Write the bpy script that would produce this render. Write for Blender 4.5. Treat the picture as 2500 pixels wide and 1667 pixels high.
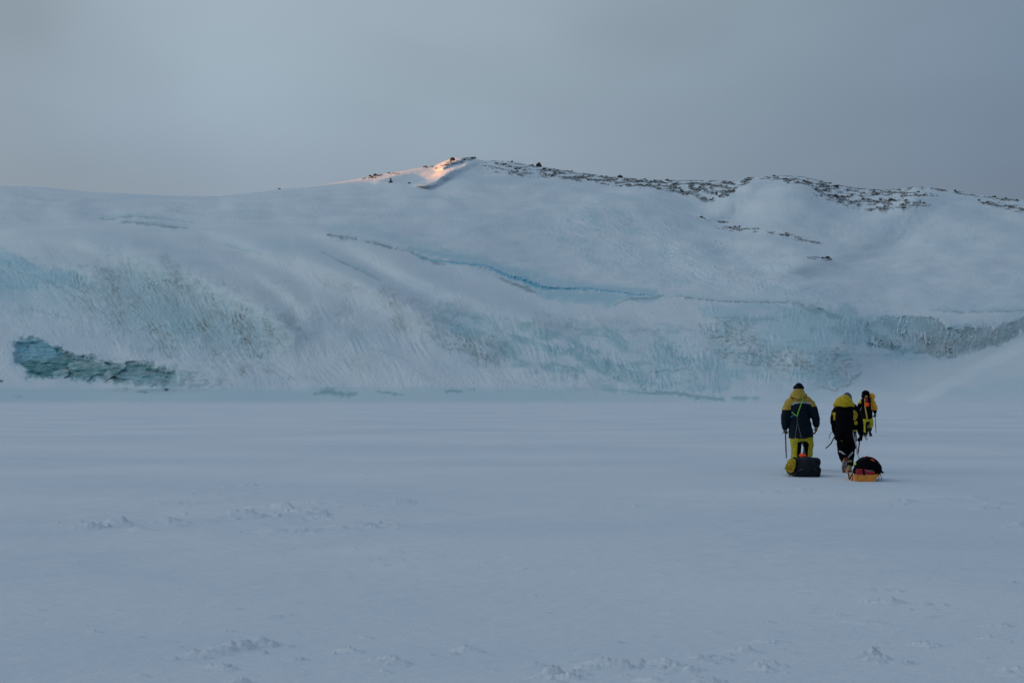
import bpy, bmesh, math, random
import numpy as np
from mathutils import Vector, Matrix, noise as mnoise

for o in list(bpy.data.objects):
    bpy.data.objects.remove(o)
SC = bpy.context.scene
COL = SC.collection
R = math.radians

# ------------------------------------------------------------------ camera
F = 3472.0           # focal length in photo pixels (50 mm on a 36 mm sensor, 2500 px wide)
EYE = 1.5            # camera height
HZ = 971.0           # horizon row
cam_d = bpy.data.cameras.new('camera')
cam_d.sensor_width = 36.0
cam_d.lens = 50.0
cam_d.shift_y = (HZ - 833.5) / 2500.0
cam_d.clip_start = 0.1
cam_d.clip_end = 20000
cam = bpy.data.objects.new('camera', cam_d)
COL.objects.link(cam)
cam.location = (0, 0, EYE)
cam.rotation_euler = (R(90), 0, 0)
SC.camera = cam

# ------------------------------------------------------------------ world
SUN_EL = 3.0
SUNV = Vector((-1.0, 0.26, 0.0)).normalized()
SUNV = Vector((SUNV.x * math.cos(R(SUN_EL)), SUNV.y * math.cos(R(SUN_EL)), math.sin(R(SUN_EL))))
w = bpy.data.worlds.new('World')
SC.world = w
w.use_nodes = True
nt = w.node_tree
N, L = nt.nodes, nt.links
for n in list(N):
    N.remove(n)


def nd(nodes, t, **kw):
    n = nodes.new(t)
    for k, v in kw.items():
        if k == 'inp':
            for a, b in v.items():
                n.inputs[a].default_value = b
        else:
            setattr(n, k, v)
    return n


out = nd(N, 'ShaderNodeOutputWorld')
bg = nd(N, 'ShaderNodeBackground')
L.new(bg.outputs[0], out.inputs[0])
sky = nd(N, 'ShaderNodeTexSky', sky_type='NISHITA', sun_disc=False)
sky.sun_elevation = R(SUN_EL)
sky.sun_rotation = math.atan2(SUNV.x, SUNV.y)
tc = nd(N, 'ShaderNodeTexCoord')
sep = nd(N, 'ShaderNodeSeparateXYZ')
L.new(tc.outputs['Generated'], sep.inputs[0])
# overcast layer: blue grey, brighter to the left where the sun is
rampz = nd(N, 'ShaderNodeValToRGB')
cr = rampz.color_ramp
cr.elements[0].position = 0.0
cr.elements[0].color = (0.215, 0.262, 0.350, 1)
cr.elements[1].position = 1.0
cr.elements[1].color = (0.26, 0.34, 0.44, 1)
for p, c in ((0.15, (0.224, 0.286, 0.368)), (0.19, (0.245, 0.312, 0.388)), (0.27, (0.300, 0.375, 0.440)), (0.40, (0.32, 0.40, 0.47)), (0.6, (0.28, 0.36, 0.45))):
    e = cr.elements.new(p)
    e.color = (*c, 1)
L.new(sep.outputs[2], rampz.inputs[0])
# brightness and tint from left (towards the hidden sun) to right
rampx = nd(N, 'ShaderNodeValToRGB')
cx_ = rampx.color_ramp
cx_.interpolation = 'B_SPLINE'
cx_.elements[0].position = 0.0
cx_.elements[0].color = (1.0, 0.86, 0.72, 1)
cx_.elements[1].position = 1.0
cx_.elements[1].color = (0.23, 0.26, 0.31, 1)
for p, c in ((0.15, (0.85, 0.78, 0.70)), (0.30, (0.50, 0.485, 0.485)), (0.35, (0.46, 0.455, 0.46)), (0.42, (0.49, 0.485, 0.485)), (0.52, (0.49, 0.49, 0.49)), (0.59, (0.43, 0.44, 0.465)), (0.66, (0.31, 0.34, 0.39)), (0.75, (0.25, 0.28, 0.34))):
    e = cx_.elements.new(p)
    e.color = (*c, 1)
mx_ = nd(N, 'ShaderNodeMapRange', inp={'From Min': -1.0, 'From Max': 1.0})
L.new(sep.outputs[0], mx_.inputs['Value'])
L.new(mx_.outputs[0], rampx.inputs[0])
mp = nd(N, 'ShaderNodeMapping')
mp.inputs['Scale'].default_value = (1.6, 1.6, 5.0)
mp.inputs['Location'].default_value = (0.35, 0.2, 0.1)
mp.inputs['Rotation'].default_value = (0, R(-12), 0)
L.new(tc.outputs['Generated'], mp.inputs[0])
nz = nd(N, 'ShaderNodeTexNoise', inp={'Scale': 1.7, 'Detail': 3.0, 'Roughness': 0.4, 'Distortion': 0.15})
L.new(mp.outputs[0], nz.inputs[0])
mr = nd(N, 'ShaderNodeMapRange', inp={'From Min': 0.3, 'From Max': 0.7, 'To Min': 1.70, 'To Max': 2.22})
L.new(nz.outputs['Fac'], mr.inputs['Value'])
fac = mr.outputs[0]
nzw = nd(N, 'ShaderNodeTexNoise', inp={'Scale': 6.0, 'Detail': 3.0, 'Roughness': 0.5})
L.new(tc.outputs['Generated'], nzw.inputs[0])
wv_ = nd(N, 'ShaderNodeVectorMath', operation='MULTIPLY_ADD')
wv_.inputs[1].default_value = (0.10, 0.10, 0.06)
L.new(nzw.outputs['Color'], wv_.inputs[0])
L.new(tc.outputs['Generated'], wv_.inputs[2])
for (px, py, rad, amp) in ((-3600, 0, 0, 0),(560, 130, 0.13, 0.18), (40, 20, 0.10, -0.17), (1080, -40, 0.12, 0.10), (60, 170, 0.09, 0.07), (2480, -60, 0.2, -0.08)):
    v = Vector(((px - 1250) / F, 1.0, (HZ - py) / F)).normalized() + Vector((0.05, 0.05, 0.03))
    if rad == 0:      # broad bright sky round the hidden sun, low to the left
        v, rad, amp = Vector((-0.93, 0.08, 0.36)), 0.85, 0.95
    dn = nd(N, 'ShaderNodeVectorMath', operation='DISTANCE')
    dn.inputs[1].default_value = v
    L.new(wv_.outputs[0], dn.inputs[0])
    mq = nd(N, 'ShaderNodeMapRange', interpolation_type='SMOOTHSTEP', inp={'From Min': rad, 'From Max': 0.0, 'To Min': 0.0, 'To Max': amp * 2})
    L.new(dn.outputs['Value'], mq.inputs['Value'])
    ad_ = nd(N, 'ShaderNodeMath', operation='ADD')
    L.new(fac, ad_.inputs[0])
    L.new(mq.outputs[0], ad_.inputs[1])
    fac = ad_.outputs[0]
vx = nd(N, 'ShaderNodeVectorMath', operation='MULTIPLY')
L.new(rampz.outputs[0], vx.inputs[0])
L.new(rampx.outputs[0], vx.inputs[1])
vm = nd(N, 'ShaderNodeVectorMath', operation='SCALE')
L.new(vx.outputs[0], vm.inputs[0])
L.new(fac, vm.inputs['Scale'])
# sky texture adds the low sunset glow to the left
vs = nd(N, 'ShaderNodeVectorMath', operation='SCALE', inp={'Scale': 0.03})
L.new(sky.outputs[0], vs.inputs[0])
va = nd(N, 'ShaderNodeVectorMath', operation='ADD')
L.new(vm.outputs[0], va.inputs[0])
L.new(vs.outputs[0], va.inputs[1])
L.new(va.outputs[0], bg.inputs[0])
bg.inputs[1].default_value = 0.6

sun_d = bpy.data.lights.new('sun', 'SUN')
sun_d.energy = 5.0
sun_d.angle = R(0.5)
sun_d.color = (1.0, 0.31, 0.02)
sun = bpy.data.objects.new('sun', sun_d)
COL.objects.link(sun)
sun.rotation_euler = SUNV.to_track_quat('Z', 'Y').to_euler()
sun.location = (-40, 10, 40)

SC.view_settings.view_transform = 'Standard'
SC.view_settings.look = 'None'
SC.view_settings.exposure = 0.737
SC.view_settings.gamma = 1.0

# ------------------------------------------------------------------ numpy noise
_rng = np.random.RandomState(7)
_perm = _rng.permutation(256)
_perm = np.concatenate([_perm, _perm])
_ga = _rng.rand(256) * 2 * np.pi
_gx, _gy = np.cos(_ga), np.sin(_ga)


def perlin(x, y, seed=0):
    x = x + seed * 17.31
    y = y + seed * 9.77
    xi = np.floor(x).astype(np.int64)
    yi = np.floor(y).astype(np.int64)
    xf = x - xi
    yf = y - yi
    xi &= 255
    yi &= 255
    u = xf * xf * xf * (xf * (xf * 6 - 15) + 10)
    v = yf * yf * yf * (yf * (yf * 6 - 15) + 10)

    def g(ix, iy, dx, dy):
        h = _perm[(_perm[ix & 255] + iy) & 255]
        return _gx[h] * dx + _gy[h] * dy
    a = g(xi, yi, xf, yf)
    b = g(xi + 1, yi, xf - 1, yf)
    c = g(xi, yi + 1, xf, yf - 1)
    d = g(xi + 1, yi + 1, xf - 1, yf - 1)
    return 1.5 * ((a + u * (b - a)) * (1 - v) + (c + u * (d - c)) * v)


def fbm(x, y, octs=4, seed=0, gain=0.5):
    s = 0
    a = 1.0
    for i in range(octs):
        s = s + a * perlin(x, y, seed + i)
        a *= gain
        x = x * 2.03
        y = y * 2.03
    return s


def ridged(x, y, octs=3, seed=0):
    s = 0
    a = 1.0
    for i in range(octs):
        s = s + a * (1 - 2 * np.abs(perlin(x, y, seed + i)))
        a *= 0.5
        x = x * 2.1
        y = y * 2.1
    return s


def sstep(a, b, x):
    t = np.clip((x - a) / (b - a), 0, 1)
    return t * t * (3 - 2 * t)


def cropped(fn):
    """evaluate a mask only on the columns and rows it can reach"""
    def wrap(X, Y, pts, w_, rough=1.0):
        m_ = 3 * (max(w_) if isinstance(w_, (list, tuple)) else w_) + 30
        xs_ = [q_[0] for q_ in pts]
        ys_ = [q_[1] for q_ in pts]
        cs = np.where((X.max(0) > min(xs_) - m_) & (X.min(0) < max(xs_) + m_))[0]
        rs_ = np.where((Y.max(1) > min(ys_) - m_) & (Y.min(1) < max(ys_) + m_))[0]
        out_ = np.zeros(X.shape)
        if len(cs) and len(rs_):
            sl_ = (slice(rs_[0], rs_[-1] + 1), slice(cs[0], cs[-1] + 1))
            out_[sl_] = fn(X[sl_], Y[sl_], pts, w_, rough)
        return out_
    return wrap


@cropped
def poly_mask(X, Y, pts, soft, rough=1.0):
    """signed distance to a polygon -> soft mask"""
    px = np.array([p[0] for p in pts], float)
    py = np.array([p[1] for p in pts], float)
    inside = np.zeros(X.shape, bool)
    dmin = np.full(X.shape, 1e9)
    n = len(pts)
    for i in range(n):
        x0, y0, x1, y1 = px[i], py[i], px[(i + 1) % n], py[(i + 1) % n]
        dx, dy = x1 - x0, y1 - y0
        t = np.clip(((X - x0) * dx + (Y - y0) * dy) / (dx * dx + dy * dy + 1e-9), 0, 1)
        dd = np.hypot(X - (x0 + t * dx), Y - (y0 + t * dy))
        dmin = np.minimum(dmin, dd)
        cond = ((y0 > Y) != (y1 > Y))
        xin = (x1 - x0) * (Y - y0) / (y1 - y0 + 1e-12) + x0
        inside ^= cond & (X < xin)
    sd = np.where(inside, dmin, -dmin)
    brk = soft * 0.9 * perlin(X / 23, Y / 16, 77) + soft * 0.5 * perlin(X / 8, Y / 6, 78)
    return sstep(-soft, soft, sd + brk * rough)


@cropped
def line_mask(X, Y, pts, widths, rough=1.0):
    """soft stroke along a polyline; widths per point"""
    m = np.zeros(X.shape)
    wn = np.clip(1.0 - 0.25 * rough + rough * (0.7 * perlin(X / 16, Y / 12, 55) + 0.5 * perlin(X / 6, Y / 5, 56)), 0.12, 1.6)
    for i in range(len(pts) - 1):
        (x0, y0), (x1, y1) = pts[i], pts[i + 1]
        dx, dy = x1 - x0, y1 - y0
        t = np.clip(((X - x0) * dx + (Y - y0) * dy) / (dx * dx + dy * dy + 1e-9), 0, 1)
        dd = np.hypot(X - (x0 + t * dx), Y - (y0 + t * dy))
        ww = widths[i] + (widths[i + 1] - widths[i]) * t
        m = np.maximum(m, 1 - sstep(0.1, 1.15, dd / np.maximum(ww * wn, 0.3)))
    return m


# ------------------------------------------------------------------ helpers
def tag(o, label=None, cat=None, group=None, kind=None):
    if label:
        o['label'] = label
    if cat:
        o['category'] = cat
    if group:
        o['group'] = group
    if kind:
        o['kind'] = kind
    return o


def grid_object(name, P, mats, attrs=None):
    nr, nc = P.shape[:2]
    me = bpy.data.meshes.new(name)
    nv = nr * nc
    idx = np.arange(nv).reshape(nr, nc)
    q = np.stack([idx[:-1, :-1], idx[:-1, 1:], idx[1:, 1:], idx[1:, :-1]], -1).reshape(-1, 4)
    nf = len(q)
    me.vertices.add(nv)
    me.vertices.foreach_set('co', P.reshape(-1).astype(np.float32))
    me.loops.add(nf * 4)
    me.loops.foreach_set('vertex_index', q.reshape(-1).astype(np.int32))
    me.polygons.add(nf)
    me.polygons.foreach_set('loop_start', (np.arange(nf) * 4).astype(np.int32))
    me.polygons.foreach_set('loop_total', np.full(nf, 4, np.int32))
    me.polygons.foreach_set('use_smooth', np.ones(nf, bool))
    me.update(calc_edges=True)
    if attrs:
        for k, a in attrs.items():
            at = me.attributes.new(k, 'FLOAT', 'POINT')
            at.data.foreach_set('value', a.reshape(-1).astype(np.float32))
    for m in mats:
        me.materials.append(m)
    o = bpy.data.objects.new(name, me)
    COL.objects.link(o)
    return o


def mat(name):
    m = bpy.data.materials.new(name)
    m.use_nodes = True
    for n in list(m.node_tree.nodes):
        m.node_tree.nodes.remove(n)
    nodes, links = m.node_tree.nodes, m.node_tree.links
    o = nd(nodes, 'ShaderNodeOutputMaterial')
    b = nd(nodes, 'ShaderNodeBsdfPrincipled')
    links.new(b.outputs[0], o.inputs[0])
    return m, nodes, links, b


def cloth(name, col, col2=None, rough=0.75, scale=14.0, bump=0.35, dist=0.02, spec=0.3):
    m, n, l, b = mat(name)
    t = nd(n, 'ShaderNodeTexCoord')
    nz = nd(n, 'ShaderNodeTexNoise', inp={'Scale': scale, 'Detail': 5.0, 'Roughness': 0.6, 'Distortion': 0.6})
    l.new(t.outputs['Object'], nz.inputs[0])
    mx = nd(n, 'ShaderNodeMix', data_type='RGBA')
    c2 = col2 or tuple(c * 0.72 for c in col)
    mx.inputs[6].default_value = (*c2, 1)
    mx.inputs[7].default_value = (*col, 1)
    rr = nd(n, 'ShaderNodeMapRange', inp={'From Min': 0.35, 'From Max': 0.6})
    l.new(nz.outputs['Fac'], rr.inputs[0])
    l.new(rr.outputs[0], mx.inputs[0])
    l.new(mx.outputs[2], b.inputs['Base Color'])
    b.inputs['Roughness'].default_value = rough
    b.inputs['Specular IOR Level'].default_value = spec
    bp = nd(n, 'ShaderNodeBump', inp={'Strength': bump, 'Distance': dist})
    l.new(nz.outputs['Fac'], bp.inputs['Height'])
    l.new(bp.outputs[0], b.inputs['Normal'])
    return m


M = {}
M['yellow_soft'] = cloth('jacket_ochre', (0.46, 0.31, 0.055), (0.36, 0.235, 0.038))
M['yellow'] = cloth('jacket_yellow', (0.50, 0.35, 0.008), (0.38, 0.26, 0.006))
M['yellow_green'] = cloth('trouser_yellow', (0.48, 0.41, 0.010), (0.36, 0.31, 0.008))
M['mat_yellow'] = cloth('mat_yellow', (0.62, 0.40, 0.02), (0.50, 0.30, 0.015))
M['orange'] = cloth('jacket_amber', (0.75, 0.36, 0.02), (0.6, 0.26, 0.015))
M['navy'] = cloth('navy_cloth', (0.006, 0.013, 0.022), (0.004, 0.008, 0.014), spec=0.1)
M['black'] = cloth('black_cloth', (0.0022, 0.0026, 0.004), (0.0012, 0.0014, 0.0024), spec=0.04)
M['charcoal'] = cloth('charcoal_cloth', (0.010, 0.015, 0.020), (0.006, 0.009, 0.013), scale=9, spec=0.12)
M['grey'] = cloth('pale_grey_tape', (0.42, 0.44, 0.45), rough=0.5)
M['glove'] = cloth('brown_leather', (0.10, 0.065, 0.025), (0.045, 0.03, 0.016), rough=0.6)
M['glove_tan'] = cloth('tan_leather', (0.22, 0.13, 0.025), (0.12, 0.07, 0.015), rough=0.6)
M['skin'] = cloth('skin', (0.48, 0.27, 0.19), (0.42, 0.22, 0.15), rough=0.55, bump=0.1)
M['beanie'] = cloth('grey_knit', (0.10, 0.12, 0.14), (0.05, 0.06, 0.075), scale=45, bump=0.6)
M['hat_navy'] = cloth('dark_knit', (0.004, 0.006, 0.012), scale=45, bump=0.6, spec=0.1)
M['green'] = cloth('lime_webbing', (0.20, 0.62, 0.06), rough=0.6)
M['lime'] = cloth('lime_cloth', (0.55, 0.85, 0.03), rough=0.6)
M['blue'] = cloth('blue_webbing', (0.02, 0.16, 0.34), rough=0.6)
M['cord'] = cloth('grey_cord', (0.13, 0.14, 0.15), rough=0.7)
M['cord_pale'] = cloth('pale_cord', (0.34, 0.36, 0.38), rough=0.7)
M['rope'] = cloth('yellow_rope', (0.62, 0.42, 0.08), rough=0.7, scale=60)
M['axe_red'] = cloth('red_shaft', (0.16, 0.018, 0.018), rough=0.4, spec=0.5)
M['axe_bright'] = cloth('bright_red_shaft', (0.34, 0.02, 0.018), rough=0.4, spec=0.5)
M['red'] = cloth('red_pouch', (0.36, 0.018, 0.035), (0.26, 0.014, 0.03), scale=20)
M['orange_red'] = cloth('signal_orange', (1.0, 0.085, 0.01), (0.85, 0.06, 0.01), scale=20, bump=0.2)
M['boot'] = cloth('boot_blue_grey', (0.045, 0.055, 0.085), (0.025, 0.03, 0.05), rough=0.5)
M['boot_dark'] = cloth('boot_dark', (0.02, 0.02, 0.024), rough=0.5)
M['boot_sand'] = cloth('boot_sand', (0.36, 0.30, 0.14), (0.26, 0.16, 0.07), rough=0.6)
M['boot_red'] = cloth('boot_red', (0.22, 0.04, 0.03), rough=0.6)
m, n, l, b = mat('steel')
b.inputs['Base Color'].default_value = (0.18, 0.20, 0.23, 1)
b.inputs['Metallic'].default_value = 0.8
b.inputs['Roughness'].default_value = 0.4
nz = nd(n, 'ShaderNodeTexNoise', inp={'Scale': 60.0})
rr = nd(n, 'ShaderNodeMapRange', inp={'To Min': 0.3, 'To Max': 0.55})
l.new(nz.outputs['Fac'], rr.inputs[0])
l.new(rr.outputs[0], b.inputs['Roughness'])
M['steel'] = m
# orange plastic of the sled tray, a little see-through at the rim
m, n, l, b = mat('orange_plastic')
t = nd(n, 'ShaderNodeTexCoord')
mpn = nd(n, 'ShaderNodeMapping')
mpn.inputs['Scale'].default_value = (3, 1, 9)
l.new(t.outputs['Object'], mpn.inputs[0])
nz = nd(n, 'ShaderNodeTexNoise', inp={'Scale': 3.0, 'Detail': 6.0, 'Roughness': 0.7})
l.new(mpn.outputs[0], nz.inputs[0])
cr_ = nd(n, 'ShaderNodeValToRGB')
cr_.color_ramp.elements[0].position = 0.35
cr_.color_ramp.elements[0].color = (0.62, 0.17, 0.012, 1)
cr_.color_ramp.elements[1].position = 0.62
cr_.color_ramp.elements[1].color = (0.95, 0.42, 0.06, 1)
l.new(nz.outputs['Fac'], cr_.inputs[0])
l.new(cr_.outputs[0], b.inputs['Base Color'])
b.inputs['Roughness'].default_value = 0.35
b.inputs['Subsurface Weight'].default_value = 0.3
b.inputs['Subsurface Radius'].default_value = (0.03, 0.012, 0.004)
M['plastic'] = m
# boulders: dark rock with snow lodged on the upper faces
m, n, l, b = mat('boulder_rock')
t = nd(n, 'ShaderNodeTexCoord')
oi = nd(n, 'ShaderNodeNewGeometry')
nz = nd(n, 'ShaderNodeTexNoise', inp={'Scale': 0.9, 'Detail': 6.0, 'Roughness': 0.65})
l.new(oi.outputs['Position'], nz.inputs[0])
cr_ = nd(n, 'ShaderNodeValToRGB')
cr_.color_ramp.elements[0].position = 0.3
cr_.color_ramp.elements[0].color = (0.012, 0.011, 0.011, 1)
cr_.color_ramp.elements[1].position = 0.75
cr_.color_ramp.elements[1].color = (0.060, 0.052, 0.045, 1)
l.new(nz.outputs['Fac'], cr_.inputs[0])
sp = nd(n, 'ShaderNodeSeparateXYZ')
l.new(oi.outputs['Normal'], sp.inputs[0])
ad = nd(n, 'ShaderNodeMath', operation='MULTIPLY_ADD', inp={1: 0.5})
nz2 = nd(n, 'ShaderNodeTexNoise', inp={'Scale': 2.3, 'Detail': 3.0})
l.new(oi.outputs['Position'], nz2.inputs[0])
l.new(nz2.outputs['Fac'], ad.inputs[0])
l.new(sp.outputs[2], ad.inputs[2])
rr = nd(n, 'ShaderNodeMapRange', inp={'From Min': 0.98, 'From Max': 1.08})
l.new(ad.outputs[0], rr.inputs[0])
mx = nd(n, 'ShaderNodeMix', data_type='RGBA')
l.new(rr.outputs[0], mx.inputs[0])
l.new(cr_.outputs[0], mx.inputs[6])
mx.inputs[7].default_value = (0.74, 0.78, 0.80, 1)
l.new(mx.outputs[2], b.inputs['Base Color'])
b.inputs['Roughness'].default_value = 0.9
M['rock'] = m

SNOW = (0.735, 0.800, 0.835)

# snow of the sea ice plain
m, n, l, b = mat('snow_field')
t = nd(n, 'ShaderNodeNewGeometry')
mp1 = nd(n, 'ShaderNodeMapping')
mp1.inputs['Scale'].default_value = (0.09, 0.13, 1)
l.new(t.outputs['Position'], mp1.inputs[0])
nz = nd(n, 'ShaderNodeTexNoise', inp={'Scale': 1.0, 'Detail': 7.0, 'Roughness': 0.55})
l.new(mp1.outputs[0], nz.inputs[0])
cr_ = nd(n, 'ShaderNodeValToRGB')
cr_.color_ramp.elements[0].position = 0.36
cr_.color_ramp.elements[0].color = (0.670, 0.722, 0.785, 1)
cr_.color_ramp.elements[1].position = 0.62
cr_.color_ramp.elements[1].color = (0.765, 0.805, 0.842, 1)
l.new(nz.outputs['Fac'], cr_.inputs[0])
l.new(cr_.outputs[0], b.inputs['Base Color'])
b.inputs['Roughness'].default_value = 0.65
b.inputs['Specular IOR Level'].default_value = 0.25
nzf = nd(n, 'ShaderNodeTexNoise', inp={'Scale': 7.0, 'Detail': 6.0, 'Roughness': 0.7})
mp2 = nd(n, 'ShaderNodeMapping')
mp2.inputs['Scale'].default_value = (0.6, 1.2, 1)
l.new(t.outputs['Position'], mp2.inputs[0])
l.new(mp2.outputs[0], nzf.inputs[0])
bp = nd(n, 'ShaderNodeBump', inp={'Strength': 0.6, 'Distance': 0.045})
l.new(nzf.outputs['Fac'], bp.inputs['Height'])
l.new(bp.outputs[0], b.inputs['Normal'])
M['snow_field'] = m

# snow, bare ice, dirt and rock of the glacier hill
m, n, l, b = mat('glacier_snow_and_ice')
t = nd(n, 'ShaderNodeNewGeometry')


def attr(nm):
    a = nd(n, 'ShaderNodeAttribute', attribute_name=nm)
    return a.outputs['Fac']


def mixc(fac, a, bb):
    x = nd(n, 'ShaderNodeMix', data_type='RGBA')
    l.new(fac, x.inputs[0])
    for i, c in ((6, a), (7, bb)):
        if isinstance(c, tuple):
            x.inputs[i].default_value = (*c, 1)
        else:
            l.new(c, x.inputs[i])
    return x.outputs[2]


nz = nd(n, 'ShaderNodeTexNoise', inp={'Scale': 0.03, 'Detail': 8.0, 'Roughness': 0.6})
l.new(t.outputs['Position'], nz.inputs[0])
rr = nd(n, 'ShaderNodeMapRange', inp={'From Min': 0.35, 'From Max': 0.65})
l.new(nz.outputs['Fac'], rr.inputs[0])
base = mixc(rr.outputs[0], (0.66, 0.735, 0.79), (0.745, 0.80, 0.82))
ice = mixc(attr('ice'), base, (0.47, 0.66, 0.71))
ice2 = mixc(attr('teal'), ice, (0.125, 0.305, 0.31))
dirt = mixc(attr('dirt'), ice2, (0.345, 0.395, 0.385))
blue = mixc(attr('blue'), dirt, (0.15, 0.47, 0.60))
rock = mixc(attr('rock'), blue, (0.055, 0.052, 0.05))
l.new(rock, b.inputs['Base Color'])
rg = nd(n, 'ShaderNodeMapRange', inp={'To Min': 0.7, 'To Max': 0.4})
l.new(attr('ice'), rg.inputs[0])
l.new(rg.outputs[0], b.inputs['Roughness'])
b.inputs['Specular IOR Level'].default_value = 0.25
nzf = nd(n, 'ShaderNodeTexNoise', inp={'Scale': 0.45, 'Detail': 6.0, 'Roughness': 0.7})
l.new(t.outputs['Position'], nzf.inputs[0])
bp = nd(n, 'ShaderNodeBump', inp={'Strength': 0.35, 'Distance': 0.25})
l.new(nzf.outputs['Fac'], bp.inputs['Height'])
l.new(bp.outputs[0], b.inputs['Normal'])
M['hill'] = m

# ------------------------------------------------------------------ the snow plain
def ground_height(x, y, X=None, Y=None):
    d = np.maximum(y, 4)
    h = 0.050 * perlin(x / 16, y / 26, 3) + 0.016 * perlin(x / 4.2, y / 7, 5) * sstep(260, 60, d)
    wv = fbm(x / 1.7 + 0.3 * perlin(x / 3, y / 3, 9), y / 1.1, 3, 11) * sstep(90, 25, d)
    patch = sstep(0.05, 0.5, fbm(x / 9, y / 14, 2, 21))
    h = h + 0.018 * wv * (0.30 + patch) + 0.005 * fbm(x / 0.42, y / 0.26, 2, 15) * sstep(22, 8, d) * (0.3 + patch)
    sas = np.clip(ridged(x / 2.6 + 0.5 * perlin(x / 4, y / 2, 18), y / 0.75, 3, 41) - 0.55, 0, 1.2)
    zone = sstep(0.02, 0.5, fbm(x / 7, y / 5, 2, 45))
    h = h + 0.017 * sas * zone * sstep(70, 35, d)
    far = sstep(60, 140, d)
    h = h + far * 0.05 * sstep(0.1, 0.6, fbm(x / 9, y / 22, 3, 31))
    return h


SAS = [  # (X, Y, half width px, height m, kind)
    (490, 1600, 26, .022), (515, 1590, 34, .030), (545, 1583, 30, .036), (575, 1578, 34, .046), (600, 1576, 26, .040), (632, 1566, 40, .046),
    (655, 1572, 30, .036), (546, 1624, 20, .034), (566, 1628, 18, .018), (590, 1664, 30, .03), (858, 1587, 24, .030), (925, 1615, 30, .022), (952, 1611, 26, .042),
    (975, 1617, 28, .03), (1148, 1587, 30, .038), (1356, 1650, 30, .05), (1390, 1655, 26, .04), (1420, 1645, 20, .03), (1448, 1630, 24, .034), (1480, 1622, 36, .05), (1508, 1630, 28, .04),
    (1560, 1628, 22, .026), (1622, 1622, 34, .046), (1650, 1630, 30, .03), (1680, 1636, 34, .03), (1718, 1606, 22, .03), (1745, 1604, 16, .02),
    (1766, 1608, 20, .026), (1824, 1589, 28, .036), (1868, 1634, 22, .034), (1888, 1624, 26, .046), (1600, 1664, 30, .03), (1740, 1662, 26, .03), (1890, 1563, 30, .026), (1303, 1613, 12, .02),
    (1635, 1490, 26, .012), (2010, 1437, 30, .012), (2127, 1603, 30, .044), (2150, 1608, 26, .034), (2205, 1618, 18, .024), (2249, 1573, 20, .026), (2286, 1575, 18, .022),
    (2145, 1440, 36, .018), (2142, 1465, 24, .026), (2168, 1470, 26, .028), (2196, 1470, 26, .022), (2258, 1473, 18, .026), (2262, 1418, 12, .02), (2447, 1527, 24, .022),
    (2419, 1558, 22, .024), (2100, 1515, 50, .014), (2140, 1520, 34, .016), (2480, 1636, 30, .03), (2050, 1497, 18, .018), (1975, 1478, 28, .012),
    (226, 1284, 26, .075), (262, 1272, 16, .05), (299, 1278, 40, .080), (345, 1288, 36, .045), (413, 1268, 24, .060), (456, 1272, 16, .03), (430, 1280, 34, .03),
    (480, 1268, 60, .022), (575, 1249, 22, .060), (600, 1254, 30, .075), (625, 1260, 24, .055), (681, 1239, 40, .085), (705, 1241, 24, .05), (740, 1256, 50, .065),
    (762, 1251, 34, .100), (790, 1259, 18, .06), (881, 1282, 46, .060), (915, 1288, 20, .04), (925, 1278, 18, .045), (970, 1283, 20, .04), (720, 1295, 40, .035), (670, 1295, 30, .03),
    (780, 1293, 26, .03), (835, 1291, 34, .04), (987, 1223, 22, .075), (965, 1227, 34, .04), (766, 1226, 24, .045), (808, 1224, 22, .035), (870, 1232, 30, .03),
    (940, 1236, 20, .035), (1060, 1249, 40, .028), (1105, 1252, 60, .028), (400, 1227, 30, .04), (430, 1228, 18, .04), (485, 1227, 20, .03), (560, 1186, 14, .06),
    (614, 1184, 18, .07), (640, 1182, 10, .05), (490, 1196, 14, .045), (530, 1203, 12, .045), (610, 1202, 14, .045), (450, 1248, 8, .05), (262, 1222, 6, .05),
    (340, 1178, 40, .04), (885, 1156, 14, .05), (900, 1352, 30, .018), (885, 1361, 26, .016), (955, 1344, 30, .016), (865, 1335, 10, .02), (500, 1365, 4, .01),
    (2190, 1228, 40, .05), (2290, 1223, 60, .04), (2370, 1218, 50, .05), (2440, 1232, 26, .05), (1880, 1205, 26, .05), (1950, 1196, 18, .05), (2220, 1226, 14, .05), (2400, 1243, 16, .05), (2490, 1284, 16, .05), (1500, 1230, 20, .03), (1550, 1235, 26, .03),
    (170, 1190, 60, .03), (1020, 1160, 60, .03), (1350, 1170, 50, .03), (1800, 1230, 60, .02)]

_r = random.Random(17)
for (fx, fy, fw, fh) in list(SAS):
    if fw < 12:
        continue
    for k in range(3 if fy < 1400 else 2):
        SAS.append((fx + _r.gauss(0, fw * 1.3), fy + _r.gauss(0, fw * (0.16 if fy < 1400 else 0.3)), _r.uniform(4, 9) * (1 if fy < 1400 else 1.4), fh * _r.uniform(0.3, 0.65)))
for k in range(150):      # loose crumbs and small crust edges over the rest of the plain
    fy = 1090 + 560 * _r.random() ** 1.1
    SAS.append((_r.uniform(-50, 2550), fy, _r.uniform(5, 16) * (0.6 + (fy - 1000) / 700), _r.uniform(.008, .02)))

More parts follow.
